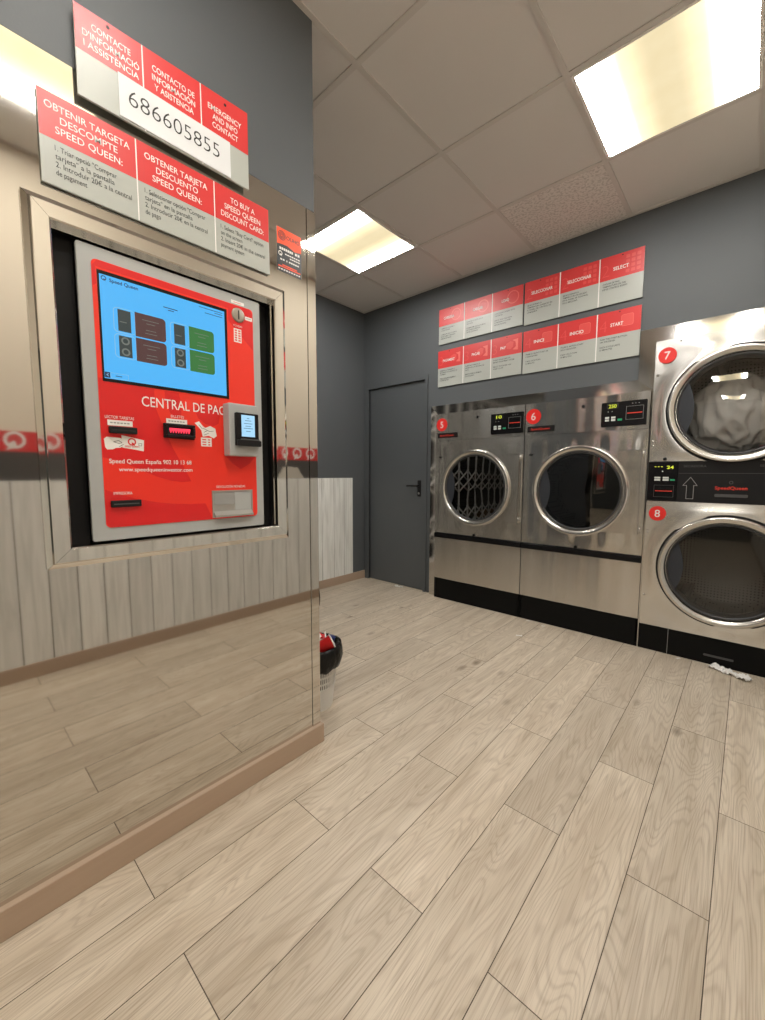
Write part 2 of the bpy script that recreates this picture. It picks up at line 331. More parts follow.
# ------------------------------------------------------------------ mesh builder
class MB:
    def __init__(s): s.v = []; s.f = []; s.mi = []; s.mats = []; s.sm = []
    def m(s, mt):
        mt = M[mt] if isinstance(mt, str) else mt
        if mt not in s.mats: s.mats.append(mt)
        return s.mats.index(mt)
    def add(s, vs, fs, mt, smooth=False):
        o = len(s.v); k = s.m(mt)
        s.v += [tuple(p) for p in vs]
        for f in fs:
            s.f.append(tuple(i+o for i in f)); s.mi.append(k); s.sm.append(smooth)
        return s
    def box(s, x0, x1, y0, y1, z0, z1, mt, bev=0.0):
        if bev:
            bm = bmesh.new(); bmesh.ops.create_cube(bm, size=1)
            for v in bm.verts: v.co = Vector(((x0+x1)/2+v.co.x*(x1-x0), (y0+y1)/2+v.co.y*(y1-y0), (z0+z1)/2+v.co.z*(z1-z0)))
            bmesh.ops.bevel(bm, geom=bm.edges[:], offset=bev, segments=2, affect='EDGES', profile=0.5)
            bm.verts.index_update()
            s.add([v.co.copy() for v in bm.verts], [[v.index for v in f.verts] for f in bm.faces], mt); bm.free(); return s
        v = [(x, y, z) for z in (z0, z1) for y in (y0, y1) for x in (x0, x1)]
        return s.add(v, [(0, 2, 3, 1), (4, 5, 7, 6), (0, 1, 5, 4), (1, 3, 7, 5), (3, 2, 6, 7), (2, 0, 4, 6)], mt)
    def slab(s, pl, poly, off, th, mt):
        """polygon (a,b) on plane pl, its face at height off+th above the plane, body down to off"""
        n = len(poly)
        ar = sum(poly[i][0]*poly[(i+1) % n][1]-poly[(i+1) % n][0]*poly[i][1] for i in range(n))
        if ar < 0: poly = poly[::-1]
        v = [pl(a, b, off+th) for a, b in poly]+[pl(a, b, off) for a, b in poly]
        f = [tuple(range(n)), tuple(range(2*n-1, n-1, -1))]+[(i, i+n, (i+1) % n+n, (i+1) % n) for i in range(n)]
        return s.add(v, f, mt)
    def rect(s, pl, a0, a1, b0, b1, off, th, mt, r=0.0):
        if r <= 0: return s.slab(pl, [(a0, b0), (a1, b0), (a1, b1), (a0, b1)], off, th, mt)
        return s.slab(pl, rrect(a0, a1, b0, b1, r), off, th, mt)
    def frame(s, pl, a0, a1, b0, b1, wd, off, th, mt):
        s.rect(pl, a0, a1, b0, b0+wd, off, th, mt); s.rect(pl, a0, a1, b1-wd, b1, off, th, mt)
        s.rect(pl, a0, a0+wd, b0+wd, b1-wd, off, th, mt); s.rect(pl, a1-wd, a1, b0+wd, b1-wd, off, th, mt); return s
    def annulus(s, pl, ca, cb, r0, r1, off, th, mt, n=40, t0=0, t1=2*PI):
        full = abs(t1-t0-2*PI) < 1e-6
        k = n if full else n+1
        v = []
        for i in range(k):
            t = t0+(t1-t0)*i/n
            c, d = math.cos(t), math.sin(t)
            v += [pl(ca+r0*c, cb+r0*d, off+th), pl(ca+r1*c, cb+r1*d, off+th), pl(ca+r0*c, cb+r0*d, off), pl(ca+r1*c, cb+r1*d, off)]
        f = []
        for i in range(n):
            a, b = 4*i, 4*((i+1) % k)
            f += [(a, a+1, b+1, b), (a+1, a+3, b+3, b+1), (a+2, a, b, b+2)]
        return s.add(v, f, mt)
    def disc(s, pl, ca, cb, r, off, th, mt, n=36):
        return s.slab(pl, [(ca+r*math.cos(2*PI*i/n), cb+r*math.sin(2*PI*i/n)) for i in range(n)], off, th, mt)
    def lathe(s, org, ax, prof, mt, n=64, smooth=True):
        """prof = (radius, height along ax)"""
        ax = Vector(ax).normalized(); t = Vector((0, 0, 1)) if abs(ax.z) < 0.9 else Vector((1, 0, 0))
        e1 = t.cross(ax).normalized(); e2 = ax.cross(e1); o = Vector(org); v = []
        for r, h in prof:
            for i in range(n):
                a = 2*PI*i/n; v.append(o+ax*h+(e1*math.cos(a)+e2*math.sin(a))*r)
        f = [(j*n+i, j*n+(i+1) % n, (j+1)*n+(i+1) % n, (j+1)*n+i) for j in range(len(prof)-1) for i in range(n)]
        return s.add(v, f, mt, smooth)
    def bar(s, p, q, r, mt, n=8, smooth=True):
        p, q = Vector(p), Vector(q); ax = q-p; L = ax.length
        return s.lathe(p, ax, [(0.0001, 0), (r, 0), (r, L), (0.0001, L)], mt, n, smooth)
    def text(s, pl, txt, a, b, h, mt, off=0.0, th=0.0004, align='l', width=None, bold=0.0, shear=0.0):
        """lettering on a plane: cap height h, baseline b, anchored at a"""
        vs, fs, cap = glyphs(txt, bold, shear)
        x0 = min(v[0] for v in vs); x1 = max(v[0] for v in vs); k = h/cap; kx = k
        if width: kx = width/(x1-x0)
        W = (x1-x0)*kx
        sh = a-(0 if align == 'l' else W/2 if align == 'c' else W)
        return s.add([pl(sh+(v[0]-x0)*kx, b+v[1]*k, off+th) for v in vs], fs, mt)
    def build(s, name, parent=None, bevel=0.0, sub=0):
        me = bpy.data.meshes.new(name)
        o = Vector(world_loc(parent)) if parent else Vector((0, 0, 0))
        me.from_pydata([tuple(Vector(p)-o) for p in s.v], [], s.f)
        for mt in s.mats: me.materials.append(mt)
        for p, k, sm in zip(me.polygons, s.mi, s.sm): p.material_index = k; p.use_smooth = sm
        me.update()
        ob = bpy.data.objects.new(name, me); COL.objects.link(ob)
        if parent: ob.parent = parent
        if bevel:
            md = ob.modifiers.new('bevel', 'BEVEL'); md.width = bevel; md.segments = 2; md.limit_method = 'ANGLE'
        if sub:
            md = ob.modifiers.new('sub', 'SUBSURF'); md.levels = sub; md.render_levels = sub
        return ob

def world_loc(o):
    l = Vector((0, 0, 0))
    while o: l = l+o.location; o = o.parent
    return l

def rrect(a0, a1, b0, b1, r, n=5):
    pts = []
    for ca, cb, t in ((a1-r, b0+r, -PI/2), (a1-r, b1-r, 0), (a0+r, b1-r, PI/2), (a0+r, b0+r, PI)):
        for i in range(n+1):
            u = t+PI/2*i/n; pts.append((ca+r*math.cos(u), cb+r*math.sin(u)))
    return pts

_gc = {}
def glyphs(txt, bold, shear):
    key = (txt, bold, shear)
    if key in _gc: return _gc[key]
    def one(t):
        cu = bpy.data.curves.new('t', 'FONT'); cu.body = t; cu.fill_mode = 'FRONT'; cu.resolution_u = 3; cu.offset = bold; cu.shear = shear
        ob = bpy.data.objects.new('t', cu); COL.objects.link(ob)
        bpy.context.view_layer.update()
        me = bpy.data.meshes.new_from_object(ob.evaluated_get(bpy.context.evaluated_depsgraph_get()))
        r = ([tuple(v.co) for v in me.vertices], [tuple(p.vertices) for p in me.polygons])
        bpy.data.objects.remove(ob); bpy.data.curves.remove(cu); bpy.data.meshes.remove(me)
        return r
    if 'cap' not in _gc: _gc['cap'] = max(v[1] for v in one('H')[0])
    v, f = one(txt)
    _gc[key] = (v, f, _gc['cap']); return _gc[key]

def planeX(x):   # faces +X, reads along +Y
    return lambda a, b, o=0.0: (x+o, a, b)
def planeXn(x):  # faces -X, reads along -Y (a given as Y, mirrored)
    return lambda a, b, o=0.0: (x-o, -a, b)
def planeY(y):   # faces -Y, reads along +X
    return lambda a, b, o=0.0: (a, y-o, b)

def thing(name, label, cat, loc=(0, 0, 0), group=None):
    o = bpy.data.objects.new(name, None); COL.objects.link(o); o.location = loc; o.empty_display_size = 0.05
    return tag(o, label, cat, group)
def tag(o, label, cat, group=None):
    o['label'] = label; o['category'] = cat
    if group: o['group'] = group
    return o
def struct(o, label=None, cat=None):
    o['kind'] = 'structure'
    if label: o['label'] = label
    if cat: o['category'] = cat
    return o
def dup(root, loc, label):
    r = root.copy(); COL.objects.link(r); r.location = loc; r['label'] = label
    for c in root.children:
        k = c.copy(); COL.objects.link(k); k.parent = r
        for g in c.children:
            q = g.copy(); COL.objects.link(q); q.parent = k
    return r

# ------------------------------------------------------------------ key dimensions
H = 2.694
XL, XR, YB, YF = -2.975, 0.300, -5.6, 3.03   # left wall, right wall, rear wall, machine wall
XP = -1.25                                   # mirror face of the partition
PY0, PY1 = -1.2, 1.011                       # partition ends
YM = 2.96                                    # dryer fronts

YS2 = 3.86                                   # rear of the service space behind the dryers

# ------------------------------------------------------------------ floor
def build_floor():
    me = bpy.data.meshes.new('floor')
    V, F, MI, UV, PL = [], [], [], [], []
    W, Ln, g = 0.1787, 0.8955, 0.0011
    kx0 = int((XL-0.3+0.005)/W)-1
    i = kx0
    while -0.005+i*W < XR+0.1:
        x0, x1 = -0.005+i*W, -0.005+(i+1)*W
        base = 0.757 if i % 2 == 0 else 0.3215
        j = int((YB-base)/Ln)-2
        while base+j*Ln < YF+0.3:
            y0, y1 = base+j*Ln, base+(j+1)*Ln
            X0, X1, Y0, Y1 = max(x0+g, XL-0.2), min(x1-g, XR+0.12), max(y0+g, YB-0.1), min(y1-g, YF+0.1)
            if X1 > X0 and Y1 > Y0:
                o = len(V); V += [(X0, Y0, 0), (X1, Y0, 0), (X1, Y1, 0), (X0, Y1, 0)]
                F.append((o, o+1, o+2, o+3)); MI.append(0); ru, rv = random.random()*40, random.random()*40
                fl = random.choice((1, -1))
                UV += [(ru+x-x0, rv+(y-y0)*fl) for x, y in ((X0, Y0), (X1, Y0), (X1, Y1), (X0, Y1))]; PL.append(random.random())
            j += 1
        i += 1
    o = len(V); x0, x1, y0, y1 = XL-0.2, XR+0.12, YB-0.1, YS2+0.1
    V += [(x0, y0, -0.0015), (x1, y0, -0.0015), (x1, y1, -0.0015), (x0, y1, -0.0015), (x0, y0, -0.06), (x1, y0, -0.06), (x1, y1, -0.06), (x0, y1, -0.06)]
    for f in ((0, 1, 2, 3), (7, 6, 5, 4), (0, 4, 5, 1), (1, 5, 6, 2), (2, 6, 7, 3), (3, 7, 4, 0)):
        F.append(tuple(o+k for k in f)); MI.append(1); UV += [(0, 0)]*4; PL.append(0.5)
    me.from_pydata(V, [], F); me.materials.append(M['floor']); me.materials.append(M['grout'])
    u = me.uv_layers.new(name='UVMap')
    for k, c in enumerate(UV): u.data[k].uv = c
    a = me.attributes.new('plank', 'FLOAT', 'FACE')
    for k, c in enumerate(PL): a.data[k].value = c
    for p, k in zip(me.polygons, MI): p.material_index = k
    ob = bpy.data.objects.new('floor', me); COL.objects.link(ob)
    struct(ob, 'pale oak laminate plank floor', 'floor')
build_floor()

# ------------------------------------------------------------------ ceiling with its grid
def build_ceiling():
    b = MB(); b.box(XL-0.12, XR+0.12, YB-0.12, YS2+0.12, H+0.004, H+0.1, 'ceiling')
    ce = struct(b.build('ceiling'), 'suspended ceiling of square off-white tiles', 'ceiling')
    t = 0.598; ax, ay = -1.2456, 1.824
    g = MB(); k = int((XL-ax)/t)
    while ax+k*t < XR:
        x = ax+k*t
        if x > XL: g.box(x-0.012, x+0.012, YB, YF, H-0.001, H+0.006, 'tbar')
        k += 1
    k = int((YB-ay)/t)
    while ay+k*t < YF:
        y = ay+k*t
        if y > YB: g.box(XL, XR, y-0.012, y+0.012, H-0.0006, H+0.006, 'tbar')
        k += 1
    for x0, x1, y0, y1 in ((XL, XR, YF-0.02, YF), (XL, XR, YB, YB+0.02), (XL, XL+0.02, YB, YF), (XR-0.02, XR, YB, YF)):
        g.box(x0, x1, y0, y1, H-0.0012, H+0.006, 'tbar')
    gr = g.build('ceiling_grid', ce)
    q = MB(); q.box(ax+0.013, ax+t-0.013, ay+t+0.013, YF-0.021, H+0.0005, H+0.006, 'rough_tile')
    q.build('speckled_tile', ce)
build_ceiling()

# ------------------------------------------------------------------ walls
def wall(name, boxes, mt, label):
    b = MB()
    for bx in boxes: b.box(*bx, mt)
    return struct(b.build(name), label, 'wall')

DX0, DX1, DZ = -2.904, -2.205, 1.936        # door leaf
wall('wall_back', [(XL-0.1, DX0, YF, YF+0.12, 0, H), (DX0, DX1, YF, YF+0.12, DZ, H), (DX1, -2.055, YF, YF+0.12, 0, H),
                   (-2.055, -0.50, YF, YF+0.12, 1.64, H), (-0.50, XR+0.1, YF, YF+0.12, 1.93, H)], 'wall_grey', 'dark grey painted wall above the dryers')
GY0, GY1, GZ = -0.95, 2.16, 2.25            # shop entrance opening in the left wall
wall('wall_left', [(XL-0.12, XL, GY1, YS2+0.12, 0, H), (XL-0.12, XL, GY0, GY1, GZ, H), (XL-0.12, XL, YB, GY0, 0, H)], 'wall_grey', 'dark grey painted wall with white panelling beside the door')
wall('wall_right', [(XR, XR+0.12, YB, YS2+0.12, 0, H)], 'cream', 'cream wall opposite the mirror')
wall('wall_service', [(XL, XR, YS2, YS2+0.12, 0, H)], 'wall_grey', 'grey wall of the service space behind the dryers')
wall('wall_front', [(XL-0.12, XR+0.12, YB-0.12, YB, 0, H)], 'wall_grey', 'grey wall far behind the camera')
RY0, RY1, RZ0, RZ1 = 0.2264, 0.8151, 0.9142, 1.6698   # recess for the kiosk
px = XP-0.012
wall('wall_partition', [(px-0.1, px, PY0, RY0-0.004, 0, H), (px-0.1, px, RY1+0.004, PY1-0.002, 0, H), (px-0.1, px, RY0-0.004, RY1+0.004, 0, RZ0-0.004), (px-0.1, px, RY0-0.004, RY1+0.004, RZ1+0.004, H),
     (px-0.62, px-0.1, PY1-0.10, PY1-0.002, 0, H), (px-0.62, px-0.1, PY0, PY0+0.1, 0, H), (px-0.62, px-0.54, PY0+0.1, PY1-0.1, 0, H), (px, XP-0.0015, PY0, PY1+0.001, 2.054, H)], 'wall_grey', 'dark grey partition wall that carries the mirror cladding')

# night glass and folding gate in the entrance
b = MB(); b.box(XL-0.11, XL-0.09, GY0, GY1, 0, GZ, 'night')
struct(b.build('window_1'), 'dark shop window behind the folding gate', 'window')

def skirting(name, x0, x1, y0, y1, h, label):
    b = MB(); b.box(x0, x1, y0, y1, 0.0, h, 'skirt'); return struct(b.build(name, bevel=0.003), label, 'baseboard')
skirting('baseboard_partition', XP-0.02, XP+0.016, PY0, PY1+0.010, 0.078, 'brown wood skirting under the mirror cladding')
skirting('baseboard_left', XL, XL+0.014, GY1, YF, 0.080, 'brown wood skirting under the white panelling by the door')
skirting('baseboard_right', XR-0.014, XR, YB, YM+0.0, 0.080, 'brown wood skirting under the panelled wall seen in the mirror')

def panelling(name, face, x, y_edges, z0, z1, th, label):
    """tongue and groove boards with fine grooves on a wall"""
    me = bpy.data.meshes.new(name); b = MB(); pls = []
    for y0, y1 in zip(y_edges[:-1], y_edges[1:]):
        if face > 0: b.box(x, x+th, y0+0.0025, y1-0.0025, z0, z1, 'panelling')
        else: b.box(x-th, x, y0+0.0025, y1-0.0025, z0, z1, 'panelling')
        pls += [random.random()]*6
    if face > 0: b.box(x, x+th*0.6, y_edges[0], y_edges[-1], z0, z1-0.002, 'grout')
    else: b.box(x-th*0.6, x, y_edges[0], y_edges[-1], z0, z1-0.002, 'grout')
    pls += [0.5]*6
    ob = b.build(name)
    a = ob.data.attributes.new('plank', 'FLOAT', 'FACE')
    for k, c in enumerate(pls): a.data[k].value = c
    return struct(ob, label, 'wall panelling')
panelling('trim_1', 1, XL, [GY1+0.01, 2.312, 2.453, 2.602, 2.736, 2.854], 0.080, 1.052, 0.009, 'white wood panelling on the lower left wall beside the grey door')
ys = [0.275+0.127*k for k in range(-46, 22)]
panelling('trim_2', -1, XR, [y for y in ys if YB < y < YM], 0.080, 1.055, 0.009, 'whitewashed wood panelling on the right wall, seen in the mirror')

PR = planeXn(XR)
b = MB(); b.slab(PR, [(-y, z) for y, z in ((YB, 1.055), (YM, 1.055), (YM, 1.205), (YB, 1.205))], 0.0, 0.002, 'band_grey')
band = struct(b.build('trim_3'), 'dark grey painted band above the panelling on the right wall', 'wall band')
# torn patch of plaster showing in the grey band
b = MB(); pts = [(1.83, 1.056), (1.835, 1.085), (1.86, 1.10), (1.875, 1.135), (1.90, 1.150), (1.93, 1.142), (1.96, 1.152), (2.0, 1.150), (2.03, 1.144), (2.05, 1.149), (2.07, 1.132), (2.085, 1.10), (2.11, 1.075), (2.122, 1.056)]
b.slab(PR, [(-y, z) for y, z in pts], 0.002, 0.0015, M['plaster'])
b.build('torn_plaster_patch', band)
b = MB(); b.slab(PR, [(-y, z) for y, z in ((YB, 1.205), (YM, 1.205), (YM, 1.308), (YB, 1.308))], 0.0, 0.003, 'red')
bd = tag(b.build('wall_border'), 'red border strip with white ring logos along the right wall, seen in the mirror', 'wall border')
for k in range(-14, 20):
    b = MB()
    y = 0.307+0.1345*k; z = 1.263
    if y > YM-0.1: break
    b.annulus(PR, -y, z, 0.030, 0.0435, 0.003, 0.0006, 'white', n=28)
    b.slab(PR, [(-(y-0.002), z-0.002), (-(y+0.006), z-0.020), (-(y+0.004), z-0.036), (-(y-0.012), z-0.044), (-(y-0.038), z-0.053), (-(y-0.026), z-0.036), (-(y-0.022), z-0.016)], 0.0036, 0.0005, 'white')
    b.text(PR, 'SPEED QUEEN', -y, z+0.004, 0.0055, 'pink', off=0.0036, align='c', width=0.046, bold=0.01)
    b.build('ring_logo', bd)

# ------------------------------------------------------------------ door
def build_door():
    b = MB(); pl = planeY(YF)
    for a0, a1, z0, z1 in ((-2.958, DX0, 0, 1.975), (DX1, DX1+0.03, 0, 1.975), (DX0, DX1, DZ, 1.975)):
        b.box(a0, a1, YF-0.012, YF+0.02, z0, z1, 'door_grey')
    fr = b.build('door_frame')
    b = MB(); b.box(DX0+0.002, DX1-0.002, YF+0.012, YF+0.055, 0.004, DZ-0.003, 'door_grey')
    d = struct(b.build('door_1', bevel=0.002), 'closed dark grey door in the far corner', 'door')
    fr.parent = d
    pl = planeY(YF+0.012)
    h = MB(); h.rect(pl, -2.288, -2.252, 0.885, 1.035, 0, 0.008, 'black_plastic', r=0.006)
    h.bar((-2.272, YF+0.006, 0.985), (-2.272, YF-0.04, 0.985), 0.009, 'black_plastic', 12)
    h.bar((-2.268, YF-0.038, 0.985), (-2.385, YF-0.034, 0.983), 0.0085, 'black_plastic', 12)
    h.disc(pl, -2.27, 0.915, 0.010, 0.008, 0.004, 'chrome', 16)
    h.build('door_handle', d)
    for z in (0.25, 1.7):
        hg = MB(); hg.bar((DX0-0.004, YF-0.012, z), (DX0-0.004, YF-0.012, z+0.09), 0.006, 'door_grey', 10); hg.build('hinge', d)
build_door()

# ------------------------------------------------------------------ mirror cladding, corner strip and kiosk frame
FY0, FY1, FZ0, FZ1 = 0.1765, 0.8671, 0.8654, 1.7287
PX = planeX(XP)
def cladding():
    b = MB(); xs = (XP-0.012, XP); z0, z1, y0, y1 = 0.078, 2.052, PY0, 0.973
    for a in ((y0, RY0, z0, z1), (RY1, y1, z0, z1), (RY0, RY1, z0, RZ0), (RY0, RY1, RZ1, z1)):
        b.box(xs[0], xs[1], a[0], a[1], a[2], a[3], 'mirror')
    tag(b.build('mirror_cladding'), 'polished stainless steel sheet cladding around the payment kiosk, mirror bright', 'mirror panel')
    b = MB(); b.box(XP-0.0115, XP+0.003, 0.9742, PY1+0.002, 0.078, 2.05, 'mirror'); b.box(XP-0.06, XP-0.0115, PY1-0.002, PY1+0.002, 0.078, 2.05, 'mirror')
    o = tag(b.build('corner_strip', bevel=0.0015), 'narrow upright stainless corner strip at the end of the mirror wall', 'corner strip')
cladding()

def kiosk_frame():
    t = thing('kiosk_frame', 'wide mitred stainless steel frame around the red payment kiosk', 'frame', (XP, 0.52, FZ0))
    prof = [(0.0, 0.0), (0.0, 0.010), (0.011, 0.014), (0.0135, 0.0215), (0.0155, 0.0225), (0.046, 0.0225), (0.0495, 0.0195), (0.0495, -0.03)]
    c = [(FY0, FZ0), (FY1, FZ0), (FY1, FZ1), (FY0, FZ1)]
    dirs = [(1, 1), (-1, 1), (-1, -1), (1, -1)]
    for i in range(4):
        (ya, za), (yb, zb) = c[i], c[(i+1) % 4]; da, db = dirs[i], dirs[(i+1) % 4]
        eps = 0.0004; b = MB(); v = []
        tv = Vector((yb-ya, zb-za)).normalized()*eps
        for s, h in prof:
            v += [(XP+h, ya+da[0]*s+tv.x, za+da[1]*s+tv.y), (XP+h, yb+db[0]*s-tv.x, zb+db[1]*s-tv.y)]
        n = len(prof)
        b.add(v, [(2*k, 2*k+2, 2*k+3, 2*k+1) for k in range(n-1)], 'frame_steel')
        b.build('frame_rail', t)
    b = MB(); x0, x1 = XP-0.30, XP-0.012
    b.box(x0, x1, RY0-0.003, RY0, RZ0, RZ1, 'recess'); b.box(x0, x1, RY1, RY1+0.003, RZ0, RZ1, 'recess')
    b.box(x0, x1, RY0, RY1, RZ1, RZ1+0.003, 'recess'); b.box(x0, x1, RY0, RY1, RZ0-0.003, RZ0, 'recess')
    b.box(x0-0.004, x0, RY0, RY1, RZ0, RZ1, 'recess')
    b.box(XP-0.035, XP-0.030, RY0, RY0+0.048, RZ0, RZ1, 'recess'); b.box(XP-0.035, XP-0.030, RY1-0.042, RY1, RZ0, RZ1, 'recess')
    b.build('black_recess', t)
kiosk_frame()

# ------------------------------------------------------------------ payment kiosk
def ring_logo(b, pl, a, c, r, off, mt, th=0.0003):
    b.annulus(pl, a, c, r*0.68, r, off, th, mt, n=24)
    b.slab(pl, [(a-0.1*r, c-0.1*r), (a-0.05*r, c-0.6*r), (a+0.2*r, c-0.8*r), (a+0.75*r, c-1.25*r), (a+0.5*r, c-0.75*r), (a+0.45*r, c-0.35*r)], off+th, th, mt)

def kiosk():
    t = thing('payment_kiosk', 'grey and red payment kiosk with blue touch screen set into the mirror wall', 'payment kiosk', (XP, 0.52, 0.93))
    xf = XP+0.004
    b = MB(); y0, y1, z0, z1 = 0.2735, 0.772, 0.9205, 1.661
    b.slab(planeX(xf-0.012), rrect(y0, y1, z0, z1, 0.006), 0, 0.012, 'k_grey')
    b.box(xf-0.24, xf-0.012, y0+0.006, y1-0.006, z0+0.006, z1-0.006, 'black_plastic')
    b.build('housing', t, bevel=0.002)
    P = planeX(xf)
    # red face plate, two reds
    b = MB(); b.rect(P, 0.3035, 0.745, 0.9545, 1.6295, 0, 0.002, 'k_red', r=0.012)
    o1 = 0.002; th = 0.0003
    def sw(pts): b.slab(P, pts, o1, th, 'k_red2')
    sw([(0.3045, 1.563), (0.3045, 1.612), (0.3155, 1.6285), (0.7325, 1.6285), (0.744, 1.615), (0.744, 1.50), (0.66, 1.575), (0.66, 1.612), (0.312, 1.612), (0.312, 1.57)])
    sw([(0.3045, 1.34), (0.435, 1.33), (0.435, 1.285), (0.452, 1.235), (0.478, 1.17), (0.507, 1.115), (0.527, 1.074), (0.50, 1.072), (0.467, 1.077), (0.43, 1.089), (0.40, 1.103), (0.36, 1.122), (0.33, 1.134), (0.3045, 1.138)])
    sw([(0.3045, 1.056), (0.33, 1.044), (0.379, 1.028), (0.43, 1.016), (0.47, 1.010), (0.52, 1.006), (0.567, 1.006), (0.576, 0.985), (0.588, 0.957), (0.588, 0.9555), (0.316, 0.9555), (0.307, 0.96), (0.3045, 0.967)])
    sw([(0.545, 1.285), (0.555, 1.262), (0.575, 1.248), (0.60, 1.243), (0.617, 1.252), (0.622, 1.275), (0.618, 1.30), (0.56, 1.31)])
    sw([(0.637, 1.153), (0.66, 1.130), (0.688, 1.112), (0.72, 1.13), (0.744, 1.155), (0.744, 1.19), (0.637, 1.19)])
    sw([(0.462, 1.33), (0.463, 1.30), (0.475, 1.27), (0.492, 1.258), (0.505, 1.265), (0.507, 1.30), (0.50, 1.33)])
    plate = b.build('red_face_plate', t)
    plate['label'] = 'glossy red face plate with printed lettering'
    # lettering and little pictures
    o = o1+th
    b = MB(); b.text(P, 'CENTRAL DE PAGO', 0.402, 1.281, 0.0265, 'white', off=o, width=0.262, bold=0.004); b.build('lettering', plate)
    b = MB(); b.text(P, 'LECTOR TARJETAS', 0.314, 1.240, 0.0075, 'white', off=o, width=0.067); b.build('lettering', plate)
    b = MB(); b.text(P, 'BILLETES', 0.476, 1.2575, 0.0075, 'white', off=o, width=0.036); b.build('lettering', plate)
    b = MB(); b.text(P, 'IMPRESORA', 0.324, 1.041, 0.0075, 'white', off=o, width=0.044); b.build('lettering', plate)
    b = MB(); b.text(P, 'DEVOLUCIÓN MONEDAS', 0.604, 1.052, 0.0075, 'white', off=o, width=0.098); b.build('lettering', plate)
    b = MB(); b.text(P, 'MONEDAS', 0.676, 1.563, 0.006, 'white', off=o, width=0.03); b.build('lettering', plate)
    b = MB(); b.text(P, 'Speed Queen España 902 10 13 68', 0.318, 1.124, 0.0115, 'white', off=o, width=0.211, bold=0.006); b.build('lettering', plate)
    b = MB(); b.text(P, 'www.speedqueeninvestor.com', 0.339, 1.103, 0.0105, 'white', off=o, width=0.192, bold=0.006); b.build('lettering', plate)
    for a0, a1, z0, z1 in ((0.319, 0.377, 1.222, 1.2365), (0.463, 0.521, 1.240, 1.254), (0.717, 0.742, 1.592, 1.603)):
        b = MB(); b.rect(P, a0, a1, z0, z1, o, th, 'white')
        for k in range(6):
            b.rect(P, a0+(a1-a0)*(0.1+0.135*k), a0+(a1-a0)*(0.2+0.135*k), z0+(z1-z0)*0.4, z0+(z1-z0)*0.62, o+th, 0.0002, 'outline')
        b.build('paper_label', plate)
    # hand with a card
    b = MB()
    b.slab(P, [(0.309, 1.187), (0.315, 1.192), (0.345, 1.191), (0.352, 1.188), (0.356, 1.176), (0.352, 1.170), (0.345, 1.165), (0.335, 1.164), (0.328, 1.160), (0.315, 1.159), (0.311, 1.165)], o, th, 'white')
    b.slab(P, [(0.349, 1.1985), (0.403, 1.188), (0.401, 1.158), (0.350, 1.166)], o+th, th, 'white')
    ring_logo(b, P, 0.373, 1.182, 0.010, o+2*th, 'k_red2')
    b.text(P, 'SPEED QUEEN', 0.356, 1.1675, 0.004, 'k_red2', off=o+2*th, width=0.034, bold=0.02)
    b.frame(P, 0.389, 0.397, 1.172, 1.179, 0.0008, o+2*th, th, 'dark_ink')
    for p, q in (((0.330, 1.180), (0.342, 1.184)), ((0.342, 1.184), (0.350, 1.178)), ((0.330, 1.180), (0.342, 1.176)), ((0.342, 1.176), (0.350, 1.178)), ((0.343, 1.168), (0.353, 1.174))):
        d = Vector((q[0]-p[0], q[1]-p[1])).normalized(); nn = Vector((-d.y, d.x))*0.0006
        b.slab(P, [(p[0]+nn.x, p[1]+nn.y), (q[0]+nn.x, q[1]+nn.y), (q[0]-nn.x, q[1]-nn.y), (p[0]-nn.x, p[1]-nn.y)], o+th, th, 'dark_ink')
    b.build('card_hand_picture', plate)
    # hand with a banknote and value grid
    b = MB()
    b.slab(P, [(0.543, 1.248), (0.556, 1.254), (0.568, 1.240), (0.575, 1.236), (0.590, 1.243), (0.606, 1.236), (0.610, 1.214), (0.600, 1.206), (0.585, 1.213), (0.566, 1.209), (0.562, 1.228), (0.553, 1.238)], o, th, 'white')
    for p, q in (((0.555, 1.244), (0.566, 1.232)), ((0.568, 1.234), (0.588, 1.226)), ((0.570, 1.222), (0.580, 1.228)), ((0.588, 1.226), (0.600, 1.228)), ((0.570, 1.214), (0.584, 1.220))):
        d = Vector((q[0]-p[0], q[1]-p[1])).normalized(); nn = Vector((-d.y, d.x))*0.0006
        b.slab(P, [(p[0]+nn.x, p[1]+nn.y), (q[0]+nn.x, q[1]+nn.y), (q[0]-nn.x, q[1]-nn.y), (p[0]-nn.x, p[1]-nn.y)], o+th, th, 'dark_ink')
    b.build('banknote_hand_picture', plate)
    b = MB(); b.rect(P, 0.560, 0.593, 1.180, 1.2065, o, th, 'white')
    for k in range(3):
        b.rect(P, 0.564, 0.576, 1.1835+0.0075*k, 1.187+0.0075*k, o+th, th, 'faint_red'); b.rect(P, 0.582, 0.588, 1.1835+0.0075*k, 1.187+0.0075*k, o+th, th, 'faint_red')
    b.build('value_grid', plate)
    b = MB(); b.rect(P, 0.677, 0.703, 1.515, 1.557, o, th, 'white')
    for k in range(5):
        for c in range(2): b.rect(P, 0.680+0.012*c, 0.688+0.012*c, 1.519+0.0075*k, 1.5235+0.0075*k, o+th, th, 'faint_red')
    b.build('value_grid', plate)
    # touch screen
    b = MB(); b.rect(P, 0.314, 0.6545, 1.333, 1.606, o1, 0.0012, 'black_gloss')
    scr = b.build('touch_screen', t)
    b = MB(); q = o1+0.0012; D = 0.0002
    b.rect(P, 0.3185, 0.6465, 1.341, 1.597, q, D, 'scr_blue'); q += D
    ring_logo(b, P, 0.328, 1.5885, 0.006, q, 'scr_navy', D)
    b.text(P, 'Speed Queen', 0.340, 1.583, 0.0085, 'scr_navy', off=q, width=0.066, bold=0.02)
